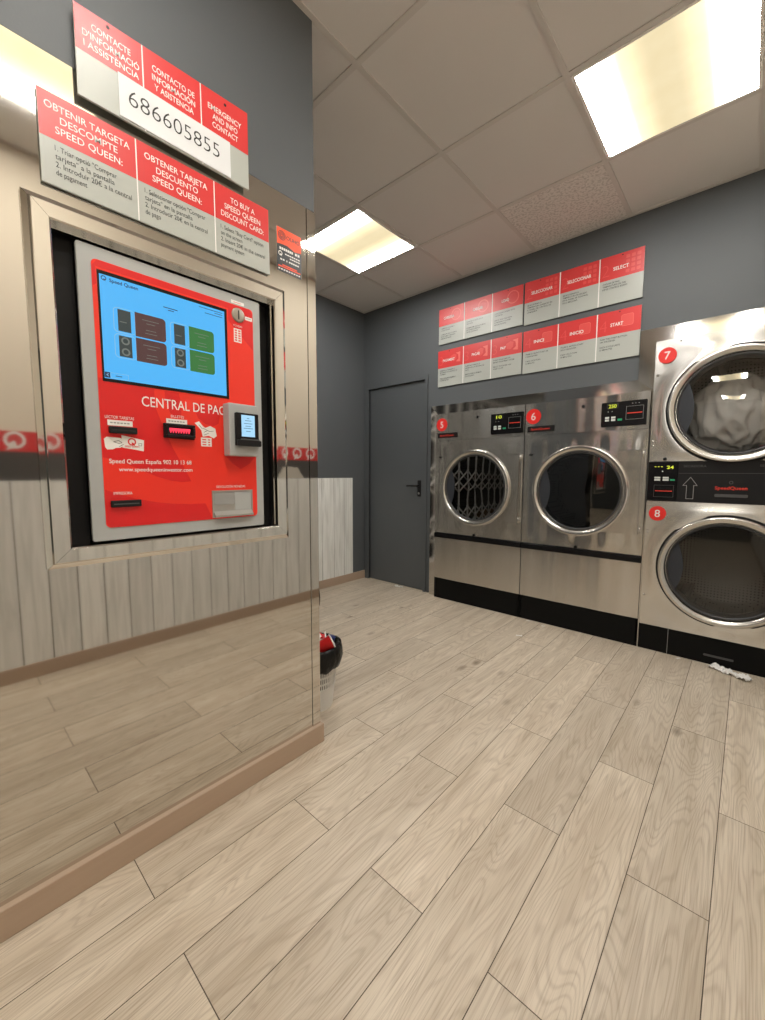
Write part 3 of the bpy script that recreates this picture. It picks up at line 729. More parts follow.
    for a0, a1, z0 in ((0.468, 0.506, 1.5585), (0.480, 0.496, 1.553)): b.rect(P, a0, a1, z0, z0+0.0022, q, D, 'scr_navy')
    for a0, a1, z0 in ((0.568, 0.640, 1.589), (0.615, 0.640, 1.583), (0.585, 0.640, 1.576)): b.rect(P, a0, a1, z0, z0+0.0016, q, D, 'scr_navy')
    for a0, sp, a1, colr in ((0.345, 0.395, 0.472, 'scr_brown'), (0.484, 0.536, 0.6105, 'scr_green')):
        for z0, z1, wash in ((1.463, 1.5255, 0), (1.3985, 1.4595, 1)):
            b.slab(P, rrect(a0, sp, z0, z1, 0.010), q, D, 'scr_pale'); b.slab(P, rrect(a0+0.0012, sp-0.0008, z0+0.0012, z1-0.0012, 0.009), q+D, D, 'scr_blue')
            b.slab(P, [(sp, z0)]+rrect(sp, a1, z0, z1, 0.009)[0:12]+[(sp, z1)], q, D, colr)
            b.rect(P, a0+0.010, a0+0.040, z0+0.004, z1-0.004, q+2*D, D, 'scr_dark')
            if wash:
                for zz in (z0+0.017, z0+0.045): b.annulus(P, a0+0.025, zz, 0.006, 0.010, q+3*D, D, 'scr_mid', n=20)
            else: b.rect(P, a0+0.014, a0+0.030, z0+0.027, z0+0.029, q+3*D, D, 'scr_mid')
            for k, wd in enumerate((0.042, 0.022, 0.0, 0.026, 0.030)):
                if wd: b.rect(P, (sp+a1)/2-wd/2, (sp+a1)/2+wd/2, z1-0.016-k*0.0085, z1-0.0145-k*0.0085, q+D, D, 'scr_mid')
    b.rect(P, 0.319, 0.331, 1.343, 1.357, q, D, 'scr_navy'); b.slab(P, [(0.327, 1.354), (0.3225, 1.350), (0.327, 1.346), (0.3275, 1.3475), (0.3245, 1.350), (0.3275, 1.3525)], q+D, D, 'scr_pale')
    b.frame(P, 0.332, 0.373, 1.343, 1.357, 0.0008, q, D, 'scr_pale'); b.rect(P, 0.343, 0.358, 1.349, 1.3507, q, D, 'scr_navy')
    b.build('screen_image', scr)
    # coin slot
    b = MB(); b.lathe((xf+o1, 0.6935, 1.6), (1, 0, 0), [(0.0001, 0.004), (0.018, 0.004), (0.0215, 0.003), (0.0225, 0.0)], 'coin_steel', 32)
    b.rect(P, 0.6915, 0.6955, 1.586, 1.614, o1+0.0041, 0.0004, 'black_ink')
    c = b.build('coin_slot', t); c['label'] = 'round metal coin slot'
    b = MB(); b.rect(P, 0.672, 0.716, 1.6335, 1.643, 0.0, 0.0006, 'white'); b.rect(P, 0.680, 0.706, 1.637, 1.6385, 0.0006, 0.0002, 'pink'); b.build('small_sticker', t)
    # card slot
    b = MB(); b.box(xf+o1, xf+o1+0.012, 0.320, 0.385, 1.202, 1.2195, 'black_plastic', 0.002); b.rect(P, 0.326, 0.380, 1.209, 1.212, o1+0.012, 0.0003, 'black_ink'); b.build('card_slot', t)
    # banknote acceptor
    b = MB(); b.slab(planeX(xf+o1), [(0.453, 1.199), (0.538, 1.197), (0.540, 1.240), (0.453, 1.240)], 0, 0.010, 'black_plastic')
    b.frame(planeX(xf+o1), 0.456, 0.536, 1.201, 1.238, 0.007, 0.010, 0.012, 'black_plastic')
    ba = b.build('banknote_acceptor', t, bevel=0.002)
    b = MB(); pts = [(0.466, 1.226)]; n = 8
    top = [(0.466+0.058*i/n, 1.2265) for i in range(n+1)]; bot = []
    for i in range(2*n, -1, -1): bot.append((0.466+0.058*i/(2*n), 1.2125 if i % 2 else 1.2225))
    b.slab(planeX(xf+o1+0.010), top+bot, 0, 0.004, 'red_led'); b.build('red_lit_mouth', ba)
    # receipt printer slot
    b = MB(); b.box(xf+o1, xf+o1+0.010, 0.3155, 0.387, 1.008, 1.026, 'black_plastic', 0.002); b.rect(P, 0.321, 0.381, 1.015, 1.018, o1+0.010, 0.0003, 'outline_dim'); b.build('printer_slot', t)
    # coin return tray : framed pocket
    b = MB(); Q = planeX(xf+o1)
    b.frame(Q, 0.588, 0.7265, 0.959, 1.044, 0.004, 0, 0.003, 'tray_steel')
    b.rect(Q, 0.592, 0.7225, 0.963, 1.040, 0.0, 0.0006, 'tray_steel')
    b.add([(xf+o1+0.0008, 0.592, 0.978), (xf+o1+0.0008, 0.7225, 0.978), (xf+o1+0.014, 0.7225, 0.966), (xf+o1+0.014, 0.592, 0.966), (xf+o1+0.014, 0.592, 0.960), (xf+o1+0.014, 0.7225, 0.960), (xf+o1, 0.7225, 0.960), (xf+o1, 0.592, 0.960)],
          [(0, 1, 2, 3), (3, 2, 5, 4), (4, 5, 6, 7), (0, 3, 4, 7), (1, 6, 5, 2)], 'tray_steel')
    b.rect(Q, 0.594, 0.663, 0.999, 1.038, 0.0006, 0.0008, 'outline'); b.rect(Q, 0.664, 0.721, 0.979, 1.038, 0.0006, 0.0008, 'k_grey')
    b.build('coin_return_tray', t)
    # card terminal on a grey box
    tx = XP+0.046; k = 1.2/1.245
    b = MB(); y0, y1, z0, z1 = 0.6335, 0.7305, 1.153, 1.316
    b.slab(planeX(xf+o1), [(y0-0.002, z0), (y1+0.002, z0), (y1+0.002, z1), (y0-0.002, z1)], 0, 0.040, 'k_grey')
    tm = b.build('card_terminal', t, bevel=0.004)
    T = planeX(xf+o1+0.040)
    b = MB(); b.slab(T, rrect(0.6485, 0.7275, 1.185, 1.2875, 0.004), 0, 0.010, 'black_gloss'); b.slab(T, rrect(0.6495, 0.7325, 1.184, 1.203, 0.004), 0.010, 0.007, 'black_plastic')
    b.rect(T, 0.6620, 0.7260, 1.203, 1.2065, 0.010, 0.008, 'outline_dim')
    b.build('card_reader', tm, bevel=0.0015)
    b = MB(); b.rect(T, 0.6670, 0.7130, 1.214, 1.281, 0.010, 0.0006, 'lcd')
    for kk, (wd, zz) in enumerate(((0.008, 1.270), (0.022, 1.263), (0.028, 1.254), (0.020, 1.246), (0.032, 1.239), (0.016, 1.230))):
        b.rect(T, 0.690-wd/2, 0.690+wd/2, zz, zz+0.002, 0.0106, 0.0003, 'lcd_ink')
    b.build('lcd_screen', tm)
kiosk()

# ------------------------------------------------------------------ information signs on the partition
def K(y, z, x):
    k = -x/1.25; return (y*k, CAM_H+(z-CAM_H)*k)

def wall_sign(name, label, cat, x, corners, zsplit, divs, cols, body=None):
    t = thing(name, label, cat, (x, corners[0][0], corners[3][1]))
    P = planeX(x); th = 0.006
    kk = lambda p: K(p[0], p[1], x)
    c = [kk(p) for p in corners]         # TL TR BR BL
    zs = K(0, zsplit, x)[1]
    b = MB(); b.slab(P, c, -th, th, 'sign_grey'); b.build('sheet', t)
    b = MB(); b.slab(P, [c[0], c[1], (c[1][0]-0.0002, zs), (c[0][0]+0.0002, zs)], 0, 0.0004, 'red'); b.build('red_header', t)
    for d in divs:
        b = MB(); a = K(d, 0, x)[0]; f = (a-c[0][0])/(c[1][0]-c[0][0]); zt = c[0][1]+(c[1][1]-c[0][1])*f
        b.rect(P, a-0.0015, a+0.0015, c[3][1]+0.0005, zt-0.0005, 0.0004, 0.0003, 'white'); b.build('divider_line', t)
    for txt, a, z, h, wd, mt, al, bd in cols:
        b = MB(); a2, z2 = kk((a, z)); b.text(P, txt, a2, z2, h, mt, off=0.0005, width=wd, align=al, bold=bd); b.build('lettering', t)
    for hy, hz in body or []:
        b = MB(); a, z = kk((hy, hz)); b.disc(P, a, z, 0.0038, 0.0005, 0.0008, 'black_ink', 14); b.build('screw_hole', t)
    return t, P, kk

C = []
for i, (lines, ca, ws, zt) in enumerate(((("CONTACTE", "D'INFORMACIÓ", "I ASSISTÈNCIA"), 0.3755, (0.083, 0.121, 0.118), 2.1645),
                                         (("CONTACTO DE", "INFORMACIÓN", "Y ASISTENCIA"), 0.5245, (0.110, 0.112, 0.102), 2.1665),
                                         (("EMERGENCY", "AND INFO", "CONTACT"), 0.672, (0.104, 0.078, 0.080), 2.169))):
    for k, l in enumerate(lines): C.append((l, ca, zt-0.0225*k, 0.0145, ws[k], 'white', 'c', 0.012))
t, P, kk = wall_sign('contact_sign', 'red and grey contact sign with a phone number, topmost on the partition', 'sign', XP+0.020,
                     [(0.299, 2.203), (0.747, 2.229), (0.747, 2.003), (0.299, 2.002)], 2.1055, (0.4455, 0.5985), C, [(0.369, 2.196), (0.673, 2.207)])
b = MB(); b.slab(P, [kk(p) for p in ((0.386, 2.108), (0.685, 2.108), (0.685, 2.0065), (0.386, 2.0065))], 0.0008, 0.0012, 'paper')
pp = b.build('phone_number_sheet', t)
b = MB(); a, z = kk((0.408, 2.043)); b.text(P, '686605855', a, z, 0.0385, 'black_ink', off=0.002, width=0.238, bold=-0.012); b.build('phone_number', pp)

C = []
for lines, ca, ws in ((("OBTENIR TARGETA", "DESCOMPTE", "SPEED QUEEN:"), 0.318, (0.172, 0.116, 0.136)), (("OBTENER TARJETA", "DESCUENTO", "SPEED QUEEN:"), 0.524, (0.168, 0.112, 0.132)), (("TO BUY A", "SPEED QUEEN", "DISCOUNT CARD:"), 0.723, (0.082, 0.122, 0.145))):
    for k, l in enumerate(lines): C.append((l, ca, 1.934-0.0243*k, 0.0155, ws[k], 'white', 'c', 0.006))
for lines, a in ((('1. Triar opció "Comprar', 'tarjeta" a la pantalla', '2. Introduir 20€ a la central', 'de pagament'), 0.2465), (('1. Seleccionar opción "Comprar', 'tarjeta" en la pantalla', '2. Introducir 20€ en la central', 'de pago'), 0.4365), (('1. Select "Buy Card" option', 'on the screen', '2. Insert 20€ in the central', 'payment system'), 0.6475)):
    for k, l in enumerate(lines): C.append((l, a, 1.8465-0.0178*k, 0.0118, len(l)*0.0054, 'dark_ink', 'l', 0.0))
wall_sign('discount_card_sign', 'red and grey discount card sign with three columns of instructions, just above the kiosk frame', 'sign', XP+0.010,
          [(0.2195, 1.969), (0.816, 1.973), (0.818, 1.768), (0.219, 1.768)], 1.870, (0.4195, 0.630), C)

def sticker():
    P = planeX(XP); b = MB()
    y0, y1, z0, z1 = 0.848, 0.949, 1.796, 1.939
    b.rect(P, y0, y1, z0, z1, 0, 0.0006, 'navy')
    s = tag(b.build('security_sticker'), 'small orange and black sticker on the steel between discount sign and corner strip', 'sticker')
    b = MB(); b.slab(P, [(y0, z1), (y1, z1), (y1, 1.884), (0.92, 1.879), (0.89, 1.888), (0.87, 1.887), (y0, 1.884)], 0.0006, 0.0003, 'orange')
    o = 0.0009
    for k in range(4): b.annulus(P, 0.868, 1.915, 0.003+0.0036*k, 0.0048+0.0036*k, o, 0.0002, 'navy', n=20)
    b.text(P, 'OUHO', 0.886, 1.908, 0.0125, 'navy', off=o, width=0.056, bold=0.01)
    for a0, a1, z, h in ((0.858, 0.915, 1.868, 0.008), (0.922, 0.944, 1.868, 0.008), (0.880, 0.944, 1.856, 0.004), (0.900, 0.944, 1.847, 0.004), (0.860, 0.880, 1.834, 0.005), (0.885, 0.89, 1.834, 0.005), (0.896, 0.940, 1.834, 0.005)):
        n = max(2, int((a1-a0)/0.008))
        for i in range(n): b.rect(P, a0+(a1-a0)*i/n, a0+(a1-a0)*(i+0.75)/n, z, z+h, 0.0006, 0.0003, 'white')
    ring_logo(b, P, 0.861, 1.855, 0.008, 0.0006, 'white')
    for a0, a1, z in ((0.868, 0.93, 1.817), (0.852, 0.945, 1.811)): b.rect(P, a0, a1, z, z+0.004, 0.0006, 0.0003, 'orange')
    for i in range(9): b.rect(P, 0.852+0.0105*i, 0.859+0.0105*i, 1.802, 1.806, 0.0006, 0.0003, 'white')
    b.build('printed_front', s)
sticker()

# ------------------------------------------------------------------ four instruction boards above the dryers
def board(label, x0, x1, z0, z1, num, heads, bodies, icon):
    y = YF-0.012; P = planeY(y); W = x1-x0; zs = z0+(z1-z0)*0.515; cw = W/3
    t = thing('instruction_board', label, 'sign', (x0, y, z0), 'instruction boards above the dryers')
    b = MB(); b.rect(P, x0, x1, z0, z1, -0.006, 0.006, 'sign_grey'); b.build('sheet', t)
    b = MB(); b.rect(P, x0, x1, zs, z1, 0, 0.0004, 'red'); b.build('red_header', t)
    for k in (1, 2):
        b = MB(); b.rect(P, x0+cw*k-0.0032, x0+cw*k+0.0032, z0, z1, 0.0004, 0.0004, 'white'); b.build('divider_line', t)
    for k in range(3):
        b = MB(); ic = MB(); a = x0+cw*k; zh = zs+(z1-zs)*0.30
        hw = min(len(heads[k])*0.0145, 0.150); hx = a+cw*(0.20 if len(heads[k]) > 6 else 0.32)
        ic.text(P, num, a+cw*0.06, zs+0.022, 0.075, 'faint_red', off=0.0005, bold=-0.022)
        ic.build('header_number', t); ic = MB()
        if icon == 'ring':
            ic.annulus(P, a+cw*0.68, zs+0.070, 0.040, 0.047, 0.0005, 0.0003, 'pink', n=32); ic.annulus(P, a+cw*0.68, zs+0.070, 0.020, 0.023, 0.0005, 0.0003, 'faint_red', n=24, t0=0.5, t1=PI)
        elif icon == 'keys':
            for i in range(3):
                for j in range(4): ic.rect(P, a+cw*0.60+0.030*i, a+cw*0.60+0.030*i+0.021, zs+0.018+0.029*j, zs+0.038+0.029*j, 0.0005, 0.0003, 'faint_red', r=0.004)
        elif icon == 'card':
            cx = a+cw*0.72
            ic.slab(P, [(cx-0.055, zs+0.085), (cx-0.02, zs+0.100), (cx+0.005, zs+0.09), (cx, zs+0.055), (cx-0.02, zs+0.04), (cx-0.05, zs+0.05)], 0.0005, 0.0003, 'faint_red')
            ic.slab(P, [(cx-0.005, zs+0.105), (cx+0.040, zs+0.110), (cx+0.040, zs+0.028), (cx, zs+0.035), (cx+0.024, zs+0.055), (cx+0.020, zs+0.09)], 0.0005, 0.0003, 'pink')
        else:
            ic.rect(P, a+cw*0.56, a+cw*0.84, zs+0.040, zs+0.112, 0.0005, 0.0003, 'pink', r=0.012); ic.rect(P, a+cw*0.56+0.0025, a+cw*0.84-0.0025, zs+0.0425, zs+0.1095, 0.0008, 0.0003, 'faint_red', r=0.010)
        ic.build('header_icon', t)
        b.text(P, heads[k], hx, zs+0.050, 0.021, 'white', off=0.0014, width=hw, bold=0.016); b.build('heading', t); b = MB()
        zz = zs-0.026
        for l in bodies[k]:
            if l: b.text(P, l, a+0.022, zz, 0.0098, 'dark_ink', off=0.0004, width=min(cw-0.045, len(l)*0.0074), bold=0.012)
            elif b.v: b.build('lettering', t); b = MB()
            zz -= 0.0165
        b.build('lettering', t)
    for ha in (x0+W*0.15, x1-W*0.16):
        b = MB(); b.disc(P, ha, z1-0.012, 0.004, 0.0005, 0.0006, 'black_ink', 12); b.build('screw_hole', t)

board('instruction board headed CARGAR and LOAD, with number 1 and drum ring icons', -2.062, -1.321, 2.201, 2.4893, '1', ('CÀRREGA', 'CARGAR', 'LOAD'),
      (('CARREGUI LA ROBA A', "L'ASSECADORA", '', 'COMPROVI QUE LA PORTA', 'ESTIGUI BEN TANCADA', 'ABANS DE PAGAR'), ('CARGUE LA ROPA EN LA', 'SECADORA', '', 'COMPRUEBE QUE LA PUERTA', 'ESTÉ BIEN CERRADA', 'ANTES DE PAGAR'), ('LOAD YOUR LAUNDRY INTO', 'THE DRYER', '', 'CHECK THAT THE DOOR', 'IS PROPERLY CLOSED', 'BEFORE PAYING')), 'ring')
board('instruction board headed SELECT, with number 2 and keypad dots', -1.309, -0.559, 2.190, 2.4895, '2', ('SELECCIONAR', 'SELECCIONAR', 'SELECT'),
      (('SELECCIONAR LA', "TEMPERATURA D'ASSECAT EN", 'EL PANELL DE CONTROL DE', 'LA MÀQUINA'), ('SELECCIONAR LA', 'TEMPERATURA DE SECADO', 'EN EL PANEL DE CONTROL', 'DE LA MÁQUINA'), ('CHOOSE DRYING', 'TEMPERATURE ON THE', 'DRYER CONTROL BOARD')), 'keys')
board('instruction board headed PAGAR and PAY, with a hand and card icon', -2.066, -1.320, 1.846, 2.1453, '3', ('PAGAMENT', 'PAGAR', 'PAY'),
      (('INSERIR LA TARGETA O', 'MONEDES A LA CENTRAL DE', 'PAGAMENT', '', 'SELECCIONAR EL NÚMERO', "D'ASSECADORA"), ('INSERTAR TARJETA O', 'DINERO EN LA CENTRAL DE', 'PAGO', '', 'SELECCIONE EL NÚMERO', 'DE SECADORA'), ('INSERT YOUR CARD OR', 'MONEY IN PAYMENT SYSTEM', '', 'SELECT THE DRYER YOU', 'WANT TO USE')), 'card')
board('instruction board headed START, with number 4 and a square button icon', -1.309, -0.559, 1.841, 2.1435, '4', ('INICI', 'INICIO', 'START'),
      (('PREMI EL BOTÓ START DE', "L'ASSECADORA", '', 'CADA CICLE DURA', '15 MINUTS'), ('PULSE EL BOTÓN START', 'DE LA SECADORA', '', 'CADA CICLO DURA', '15 MINUTOS'), ('PUSH THE START BUTTON', 'ON THE DRYER', '', 'EACH CYCLE LASTS', '15 MINUTES')), 'button')

# ------------------------------------------------------------------ stainless surround of the dryers
def surround():
    P = planeY(YF-0.03); O = [(-2.118, 0.0), (-2.118, 1.684), (-0.552, 1.684), (-0.552, 1.978), (XR-0.002, 1.978)]
    I = [(-2.040, 0.0), (-2.040, 1.602), (-0.464, 1.602), (-0.464, 1.890), (XR-0.002, 1.890)]
    names = ['left', 'top', 'riser', 'hood']
    t = thing('dryer_surround', 'stepped stainless steel trim framing the tops of the dryers', 'trim', (-1.3, YF, 0))
    for i, n in enumerate(names):
        b = MB()
        yo, yi = YF-0.031, YF-0.032
        o0, o1, i0, i1 = O[i], O[i+1], I[i], I[i+1]
        v = [(o0[0], yo, o0[1]), (o1[0], yo, o1[1]), (i1[0], yi, i1[1]), (i0[0], yi, i0[1]), (o0[0], YF-0.001, o0[1]), (o1[0], YF-0.001, o1[1]), (i1[0], YF+0.05, i1[1]), (i0[0], YF+0.05, i0[1])]
        b.add(v, [(0, 1, 2, 3), (4, 5, 1, 0), (3, 2, 6, 7)], 'trim_steel')
        b.build('trim_strip', t)
surround()

# ------------------------------------------------------------------ dryers
def polar_sheet(b, cx, cz, r0, bound, yfun, mt, nang=160, nrad=14, corners=()):
    """sheet with a round hole, from radius r0 to the outline bound(theta), y from yfun(x,z,r)"""
    angs = sorted(set([round(2*PI*i/nang, 6) for i in range(nang)]+[round(a % (2*PI), 6) for a in corners]))
    n = len(angs); v = []
    for j in range(nrad+1):
        f = j/nrad
        for a in angs:
            R = bound(a); r = r0+(R-r0)*f**1.15
            x, z = cx+r*math.cos(a), cz+r*math.sin(a); v.append((x, yfun(x, z, r), z))
    fs = [(j*n+(i+1) % n, j*n+i, (j+1)*n+i, (j+1)*n+(i+1) % n)[::-1] for j in range(nrad) for i in range(n)]
    b.add(v, [f[::-1] for f in fs], mt, True)

def rect_bound(cx, cz, x0, x1, z0, z1):
    def f(a):
        c, s = math.cos(a), math.sin(a); r = 9
        if c > 1e-9: r = min(r, (x1-cx)/c)
        if c < -1e-9: r = min(r, (x0-cx)/c)
        if s > 1e-9: r = min(r, (z1-cz)/s)
        if s < -1e-9: r = min(r, (z0-cz)/s)
        return r
    cs = [math.atan2(z-cz, x-cx) for x in (x0, x1) for z in (z0, z1)]
    return f, cs

RING = [(0.300, 0.004), (0.3065, -0.006), (0.3065, -0.018), (0.303, -0.025), (0.297, -0.027), (0.279, -0.021), (0.274, -0.016), (0.271, -0.006), (0.269, 0.02)]
def ring_profile(k): return [(r*k, h) for r, h in RING]

def drum_and_door(t, cx, cz, y, k, glass, plate=None):
    """door = plate (if any) with ring, glass, gasket; drum behind"""
    r_in = 0.266*k
    b = MB()
    if plate:
        x1, hz = plate
        def bd(a):
            c, s = math.cos(a), math.sin(a)
            R = 9
            if c > 1e-6: R = min(R, (x1-cx)/c)
            if abs(s) > 1e-6: R = min(R, hz/abs(s))
            return max(R, r_in+0.012) if c > 0 else r_in+0.02
        cs = [math.atan2(hz, x1-cx), math.atan2(-hz, x1-cx), PI/2-0.001, PI/2+0.001, -PI/2-0.001, -PI/2+0.001]
        polar_sheet(b, cx, cz, r_in, bd, lambda x, z, r: y-0.014, 'steel', nrad=3, corners=cs)
        # returned edges of the plate
        b.box(x1-0.001, x1, y-0.0139, y-0.002, cz-hz, cz+hz, 'steel'); b.box(cx+0.12, x1-0.001, y-0.0139, y-0.002, cz+hz-0.001, cz+hz, 'steel'); b.box(cx+0.12, x1-0.001, y-0.0139, y-0.002, cz-hz, cz-hz+0.001, 'steel')
    else:
        b.annulus(planeY(y), cx, cz, 0.298*k, 0.318*k, 0.0006, 0.0012, 'black_plastic', n=96)
    d = b.build('door', t)
    yo = y-(0.012 if plate else 0.004)
    b = MB(); b.lathe((cx, yo, cz), (0, 1, 0), ring_profile(k), 'ring_steel', 96); ring = b.build('door_ring', d); ring['label'] = 'polished round door ring'
    b = MB(); b.lathe((cx, yo, cz), (0, 1, 0), [(0.267*k, -0.004), (0.262*k, -0.010), (0.256*k, -0.004), (0.252*k, 0.03), (0.246*k, 0.055)], 'gasket', 96); b.build('door_gasket', d)
    b = MB(); b.lathe((cx, yo, cz), (0, 1, 0), [(0.258*k, 0.004), (0.20*k, 0.0025), (0.12*k, 0.001), (0.0005, 0.0)], glass, 96); b.build('door_glass', d)
    b = MB(); n = 16; arc = [(cx+0.266*k*math.cos(PI+0.61*(1-2*i/n)), cz+0.266*k*math.sin(PI+0.61*(1-2*i/n))) for i in range(n+1)]
    p0, p1 = arc[-1], arc[0]
    inn = [(p0[0]+(p1[0]-p0[0])*i/n+0.034*k*math.sin(PI*i/n), p0[1]+(p1[1]-p0[1])*i/n) for i in range(1, n)]
    b.slab(planeY(yo+0.002), arc+inn, 0, 0.004, 'slate'); b.build('door_grip', d)
    if plate:
        b = MB(); x1 = plate[0]
        b.box(x1+0.003, x1+0.019, y-0.008, y-0.001, cz-0.262, cz+0.262, 'steel')
        for z in (cz+0.235, cz-0.235): b.bar((x1+0.010, y-0.018, z-0.02), (x1+0.010, y-0.018, z+0.02), 0.0045, 'ring_steel', 10)
        b.build('hinge_strip', d)
        b = MB(); b.box(x1-0.003, x1, y-0.0165, y-0.0142, cz-plate[1], cz+plate[1], 'chrome'); b.box(cx+0.155, x1-0.003, y-0.0165, y-0.0142, cz+plate[1]-0.003, cz+plate[1], 'chrome'); b.build('plate_edge', d)
    b = MB(); R = 0.325*k
    b.lathe((cx, y, cz), (0, 1, 0), [(0.246*k, 0.06), (0.262*k, 0.10), (R, 0.11), (R, 0.50), (R*0.9, 0.55), (0.001, 0.56)], 'drum', 72)
    for i in range(3):
        a = PI/2+0.35+i*2*PI/3; c, s = math.cos(a), math.sin(a); tv = (-s, c)
        p = [(cx+c*R+tv[0]*0.05, cz+s*R+tv[1]*0.05), (cx+c*(R-0.07)+tv[0]*0.012, cz+s*(R-0.07)+tv[1]*0.012), (cx+c*(R-0.07)-tv[0]*0.012, cz+s*(R-0.07)-tv[1]*0.012), (cx+c*R-tv[0]*0.05, cz+s*R-tv[1]*0.05)]
        v = [(q[0], y+0.115, q[1]) for q in p]+[(q[0], y+0.50, q[1]) for q in p]
        b.add(v, [(0, 1, 5, 4), (1, 2, 6, 5), (2, 3, 7, 6), (3, 2, 1, 0)], 'drum')
    b.build('drum', t)
    return d

def badge(t, P, a, z, r, num, off=0.0):
    b = MB(); b.disc(P, a, z, r, off, 0.0012, 'badge_red', 40); b.text(P, num, a, z-r*0.48, r*0.98, 'white', off=off+0.0013, align='c', bold=0.004)
    b.build('number_badge', t)

def screws(t, P, pts):
    for a, z, r, mt in pts:
        b = MB(); x, y, zz = P(a, z, 0); b.lathe((x, y, zz), (0, -1, 0), [(r, 0.0), (r*0.95, r*0.45), (r*0.5, r*0.75), (0.0003, r*0.8)], mt, 14); b.build('screw', t)

def tumble_dryer(num, x0, x1, label, cx, digits, ctrl):
    t = thing('tumble_dryer', label, 'dryer', ((x0+x1)/2, YM, 0), 'single tumble dryers')
    P = planeY(YM); cz = 0.984; g = 0.0015
    b = MB(); b.box(x0+0.006, x1-0.006, YM+0.008, YM+0.75, 0.0, 1.58, 'black_plastic')
    # hollow front: the cabinet starts behind the drum opening
    b = MB()
    for a in ((x0+0.004, x0+0.012, 0.02, 1.595), (x1-0.012, x1-0.004, 0.02, 1.595)): b.box(a[0], a[1], YM+0.004, YM+0.75, a[2], a[3], 'gasket')
    b.box(x0+0.012, x1-0.012, YM+0.72, YM+0.75, 0.02, 1.595, 'gasket'); b.box(x0+0.012, x1-0.012, YM+0.02, YM+0.72, 1.58, 1.595, 'gasket'); b.box(x0+0.012, x1-0.012, YM+0.02, YM+0.72, 0.02, 0.2, 'gasket')
    b.build('cabinet', t)
    # front panel with opening
    b = MB(); bd, cs = rect_bound(cx, cz, x0+g, x1-g, 0.588, 1.376); sd = cx*7
    def yf(x, z, r):
        e = min(1, max(0, (min(x-x0, x1-x, z-0.588, 1.376-z))/0.08))
        return YM-0.0022*e*(math.sin(x*19+sd+1.3*math.sin(z*2.2))+0.45*math.sin(x*47+sd*2+z)+0.2*math.sin(x*83+sd+2*z))
    polar_sheet(b, cx, cz, 0.262, bd, yf, 'steel', nang=240, nrad=18, corners=cs)
    b.frame(P, x0+g, x1-g, 0.588, 1.376, 0.004, -0.015, 0.0155, 'steel')
    b.build('front_panel', t)
    # control fascia
    b = MB(); nx = 40; v = []; zz = (1.380, 1.45, 1.52, 1.604)
    for z in zz:
        for i in range(nx+1):
            x = x0+g+(x1-x0-2*g)*i/nx; e = min(1, min(i, nx-i)/4); v.append((x, YM-0.0020*e*(math.sin(x*19+sd)+0.45*math.sin(x*47+2*sd)), z))
    b.add(v, [(j*(nx+1)+i, j*(nx+1)+i+1, (j+1)*(nx+1)+i+1, (j+1)*(nx+1)+i) for j in range(len(zz)-1) for i in range(nx)], 'steel', True)
    b.box(x0+g, x1-g, YM+0.0, YM+0.015, 1.378, 1.381, 'steel'); b.box(x0+g, x1-g, YM+0.0, YM+0.03, 1.602, 1.605, 'steel'); b.box(x1-g-0.003, x1-g, YM-0.001, YM+0.03, 1.38, 1.604, 'trim_steel')
    fa = b.build('control_fascia', t)
    c0, c1 = ctrl; z0, z1 = 1.402, 1.556
    b = MB(); b.rect(P, c0, c1, z0, z1, 0.001, 0.006, 'black_gloss', r=0.004)
    W = c1-c0; o = 0.007
    cd = b.build('control_display', t)
    b = MB(); b.frame(P, c0+W*0.13, c0+W*0.38, 1.516, 1.545, 0.0012, o, 0.0003, 'outline_dim')
    b.text(P, digits, c0+W*0.255, 1.5195, 0.022, 'disp_yellow', off=o, align='c', width=0.045, bold=0.01); b.build('digit_readout', cd)
    for i in range(2):
        for j in range(2):
            b = MB(); b.rect(P, c0+W*(0.095+0.14*i), c0+W*(0.19+0.14*i), 1.437+0.016*j, 1.449+0.016*j, o, 0.001, 'btn_white', r=0.002); b.build('push_button', cd)
    b = MB(); b.rect(P, c0+W*0.38, c0+W*0.48, 1.437, 1.449, o, 0.001, 'btn_green', r=0.002); g_ = b.build('start_button', cd); g_['label'] = 'green start button'
    b = MB()
    for i in range(2): b.rect(P, c0+W*(0.15+0.09*i), c0+W*(0.165+0.09*i), 1.495, 1.499, o, 0.0003, 'btn_white')
    for i in range(3): b.rect(P, c0+W*(0.68+0.07*i), c0+W*(0.70+0.07*i), 1.536, 1.540, o, 0.0003, 'outline')
    b.build('indicator_marks', cd)
    b = MB(); b.frame(P, c0+W*0.56, c1-W*0.07, 1.440, 1.522, 0.0013, o, 0.0004, 'outline')
    b.rect(P, c0+W*0.585, c1-W*0.095, 1.4765, 1.4825, o, 0.0006, 'tag_red')
    b.build('selector_field', cd)
    b = MB(); b.rect(P, x0+0.020, x0+0.212, 1.400, 1.441, 0.0012, 0.004, 'black_plastic', r=0.003)
    b.text(P, 'SpeedQueen', x0+0.045, 1.414, 0.0135, 'tag_red', off=0.0055, width=0.135, bold=0.02)
    b.build('brand_plate', t)
    badge(t, P, x0+0.060, 1.512, 0.054, num, 0.0015)
    drum_and_door(t, cx, cz, YM, 1.0, 'glass_dark', (x1-0.03, 0.266))
    b = MB(); b.box(x0+g, x1-g, YM-0.014, YM+0.02, 0.542, 0.582, 'black_gloss', 0.005); b.build('bumper_bar', t)
    b = MB(); nx = 30; v = []
    for z in (0.182, 0.541):
        for i in range(nx+1):
            x = x0+g+(x1-x0-2*g)*i/nx; e = min(1, min(i, nx-i)/4); v.append((x, YM-0.0022*e*(math.sin(x*17+sd)+0.45*math.sin(x*43+2*sd)), z))
    b.add(v, [(i, i+1, nx+1+i+1, nx+1+i) for i in range(nx)], 'steel_lower', True)
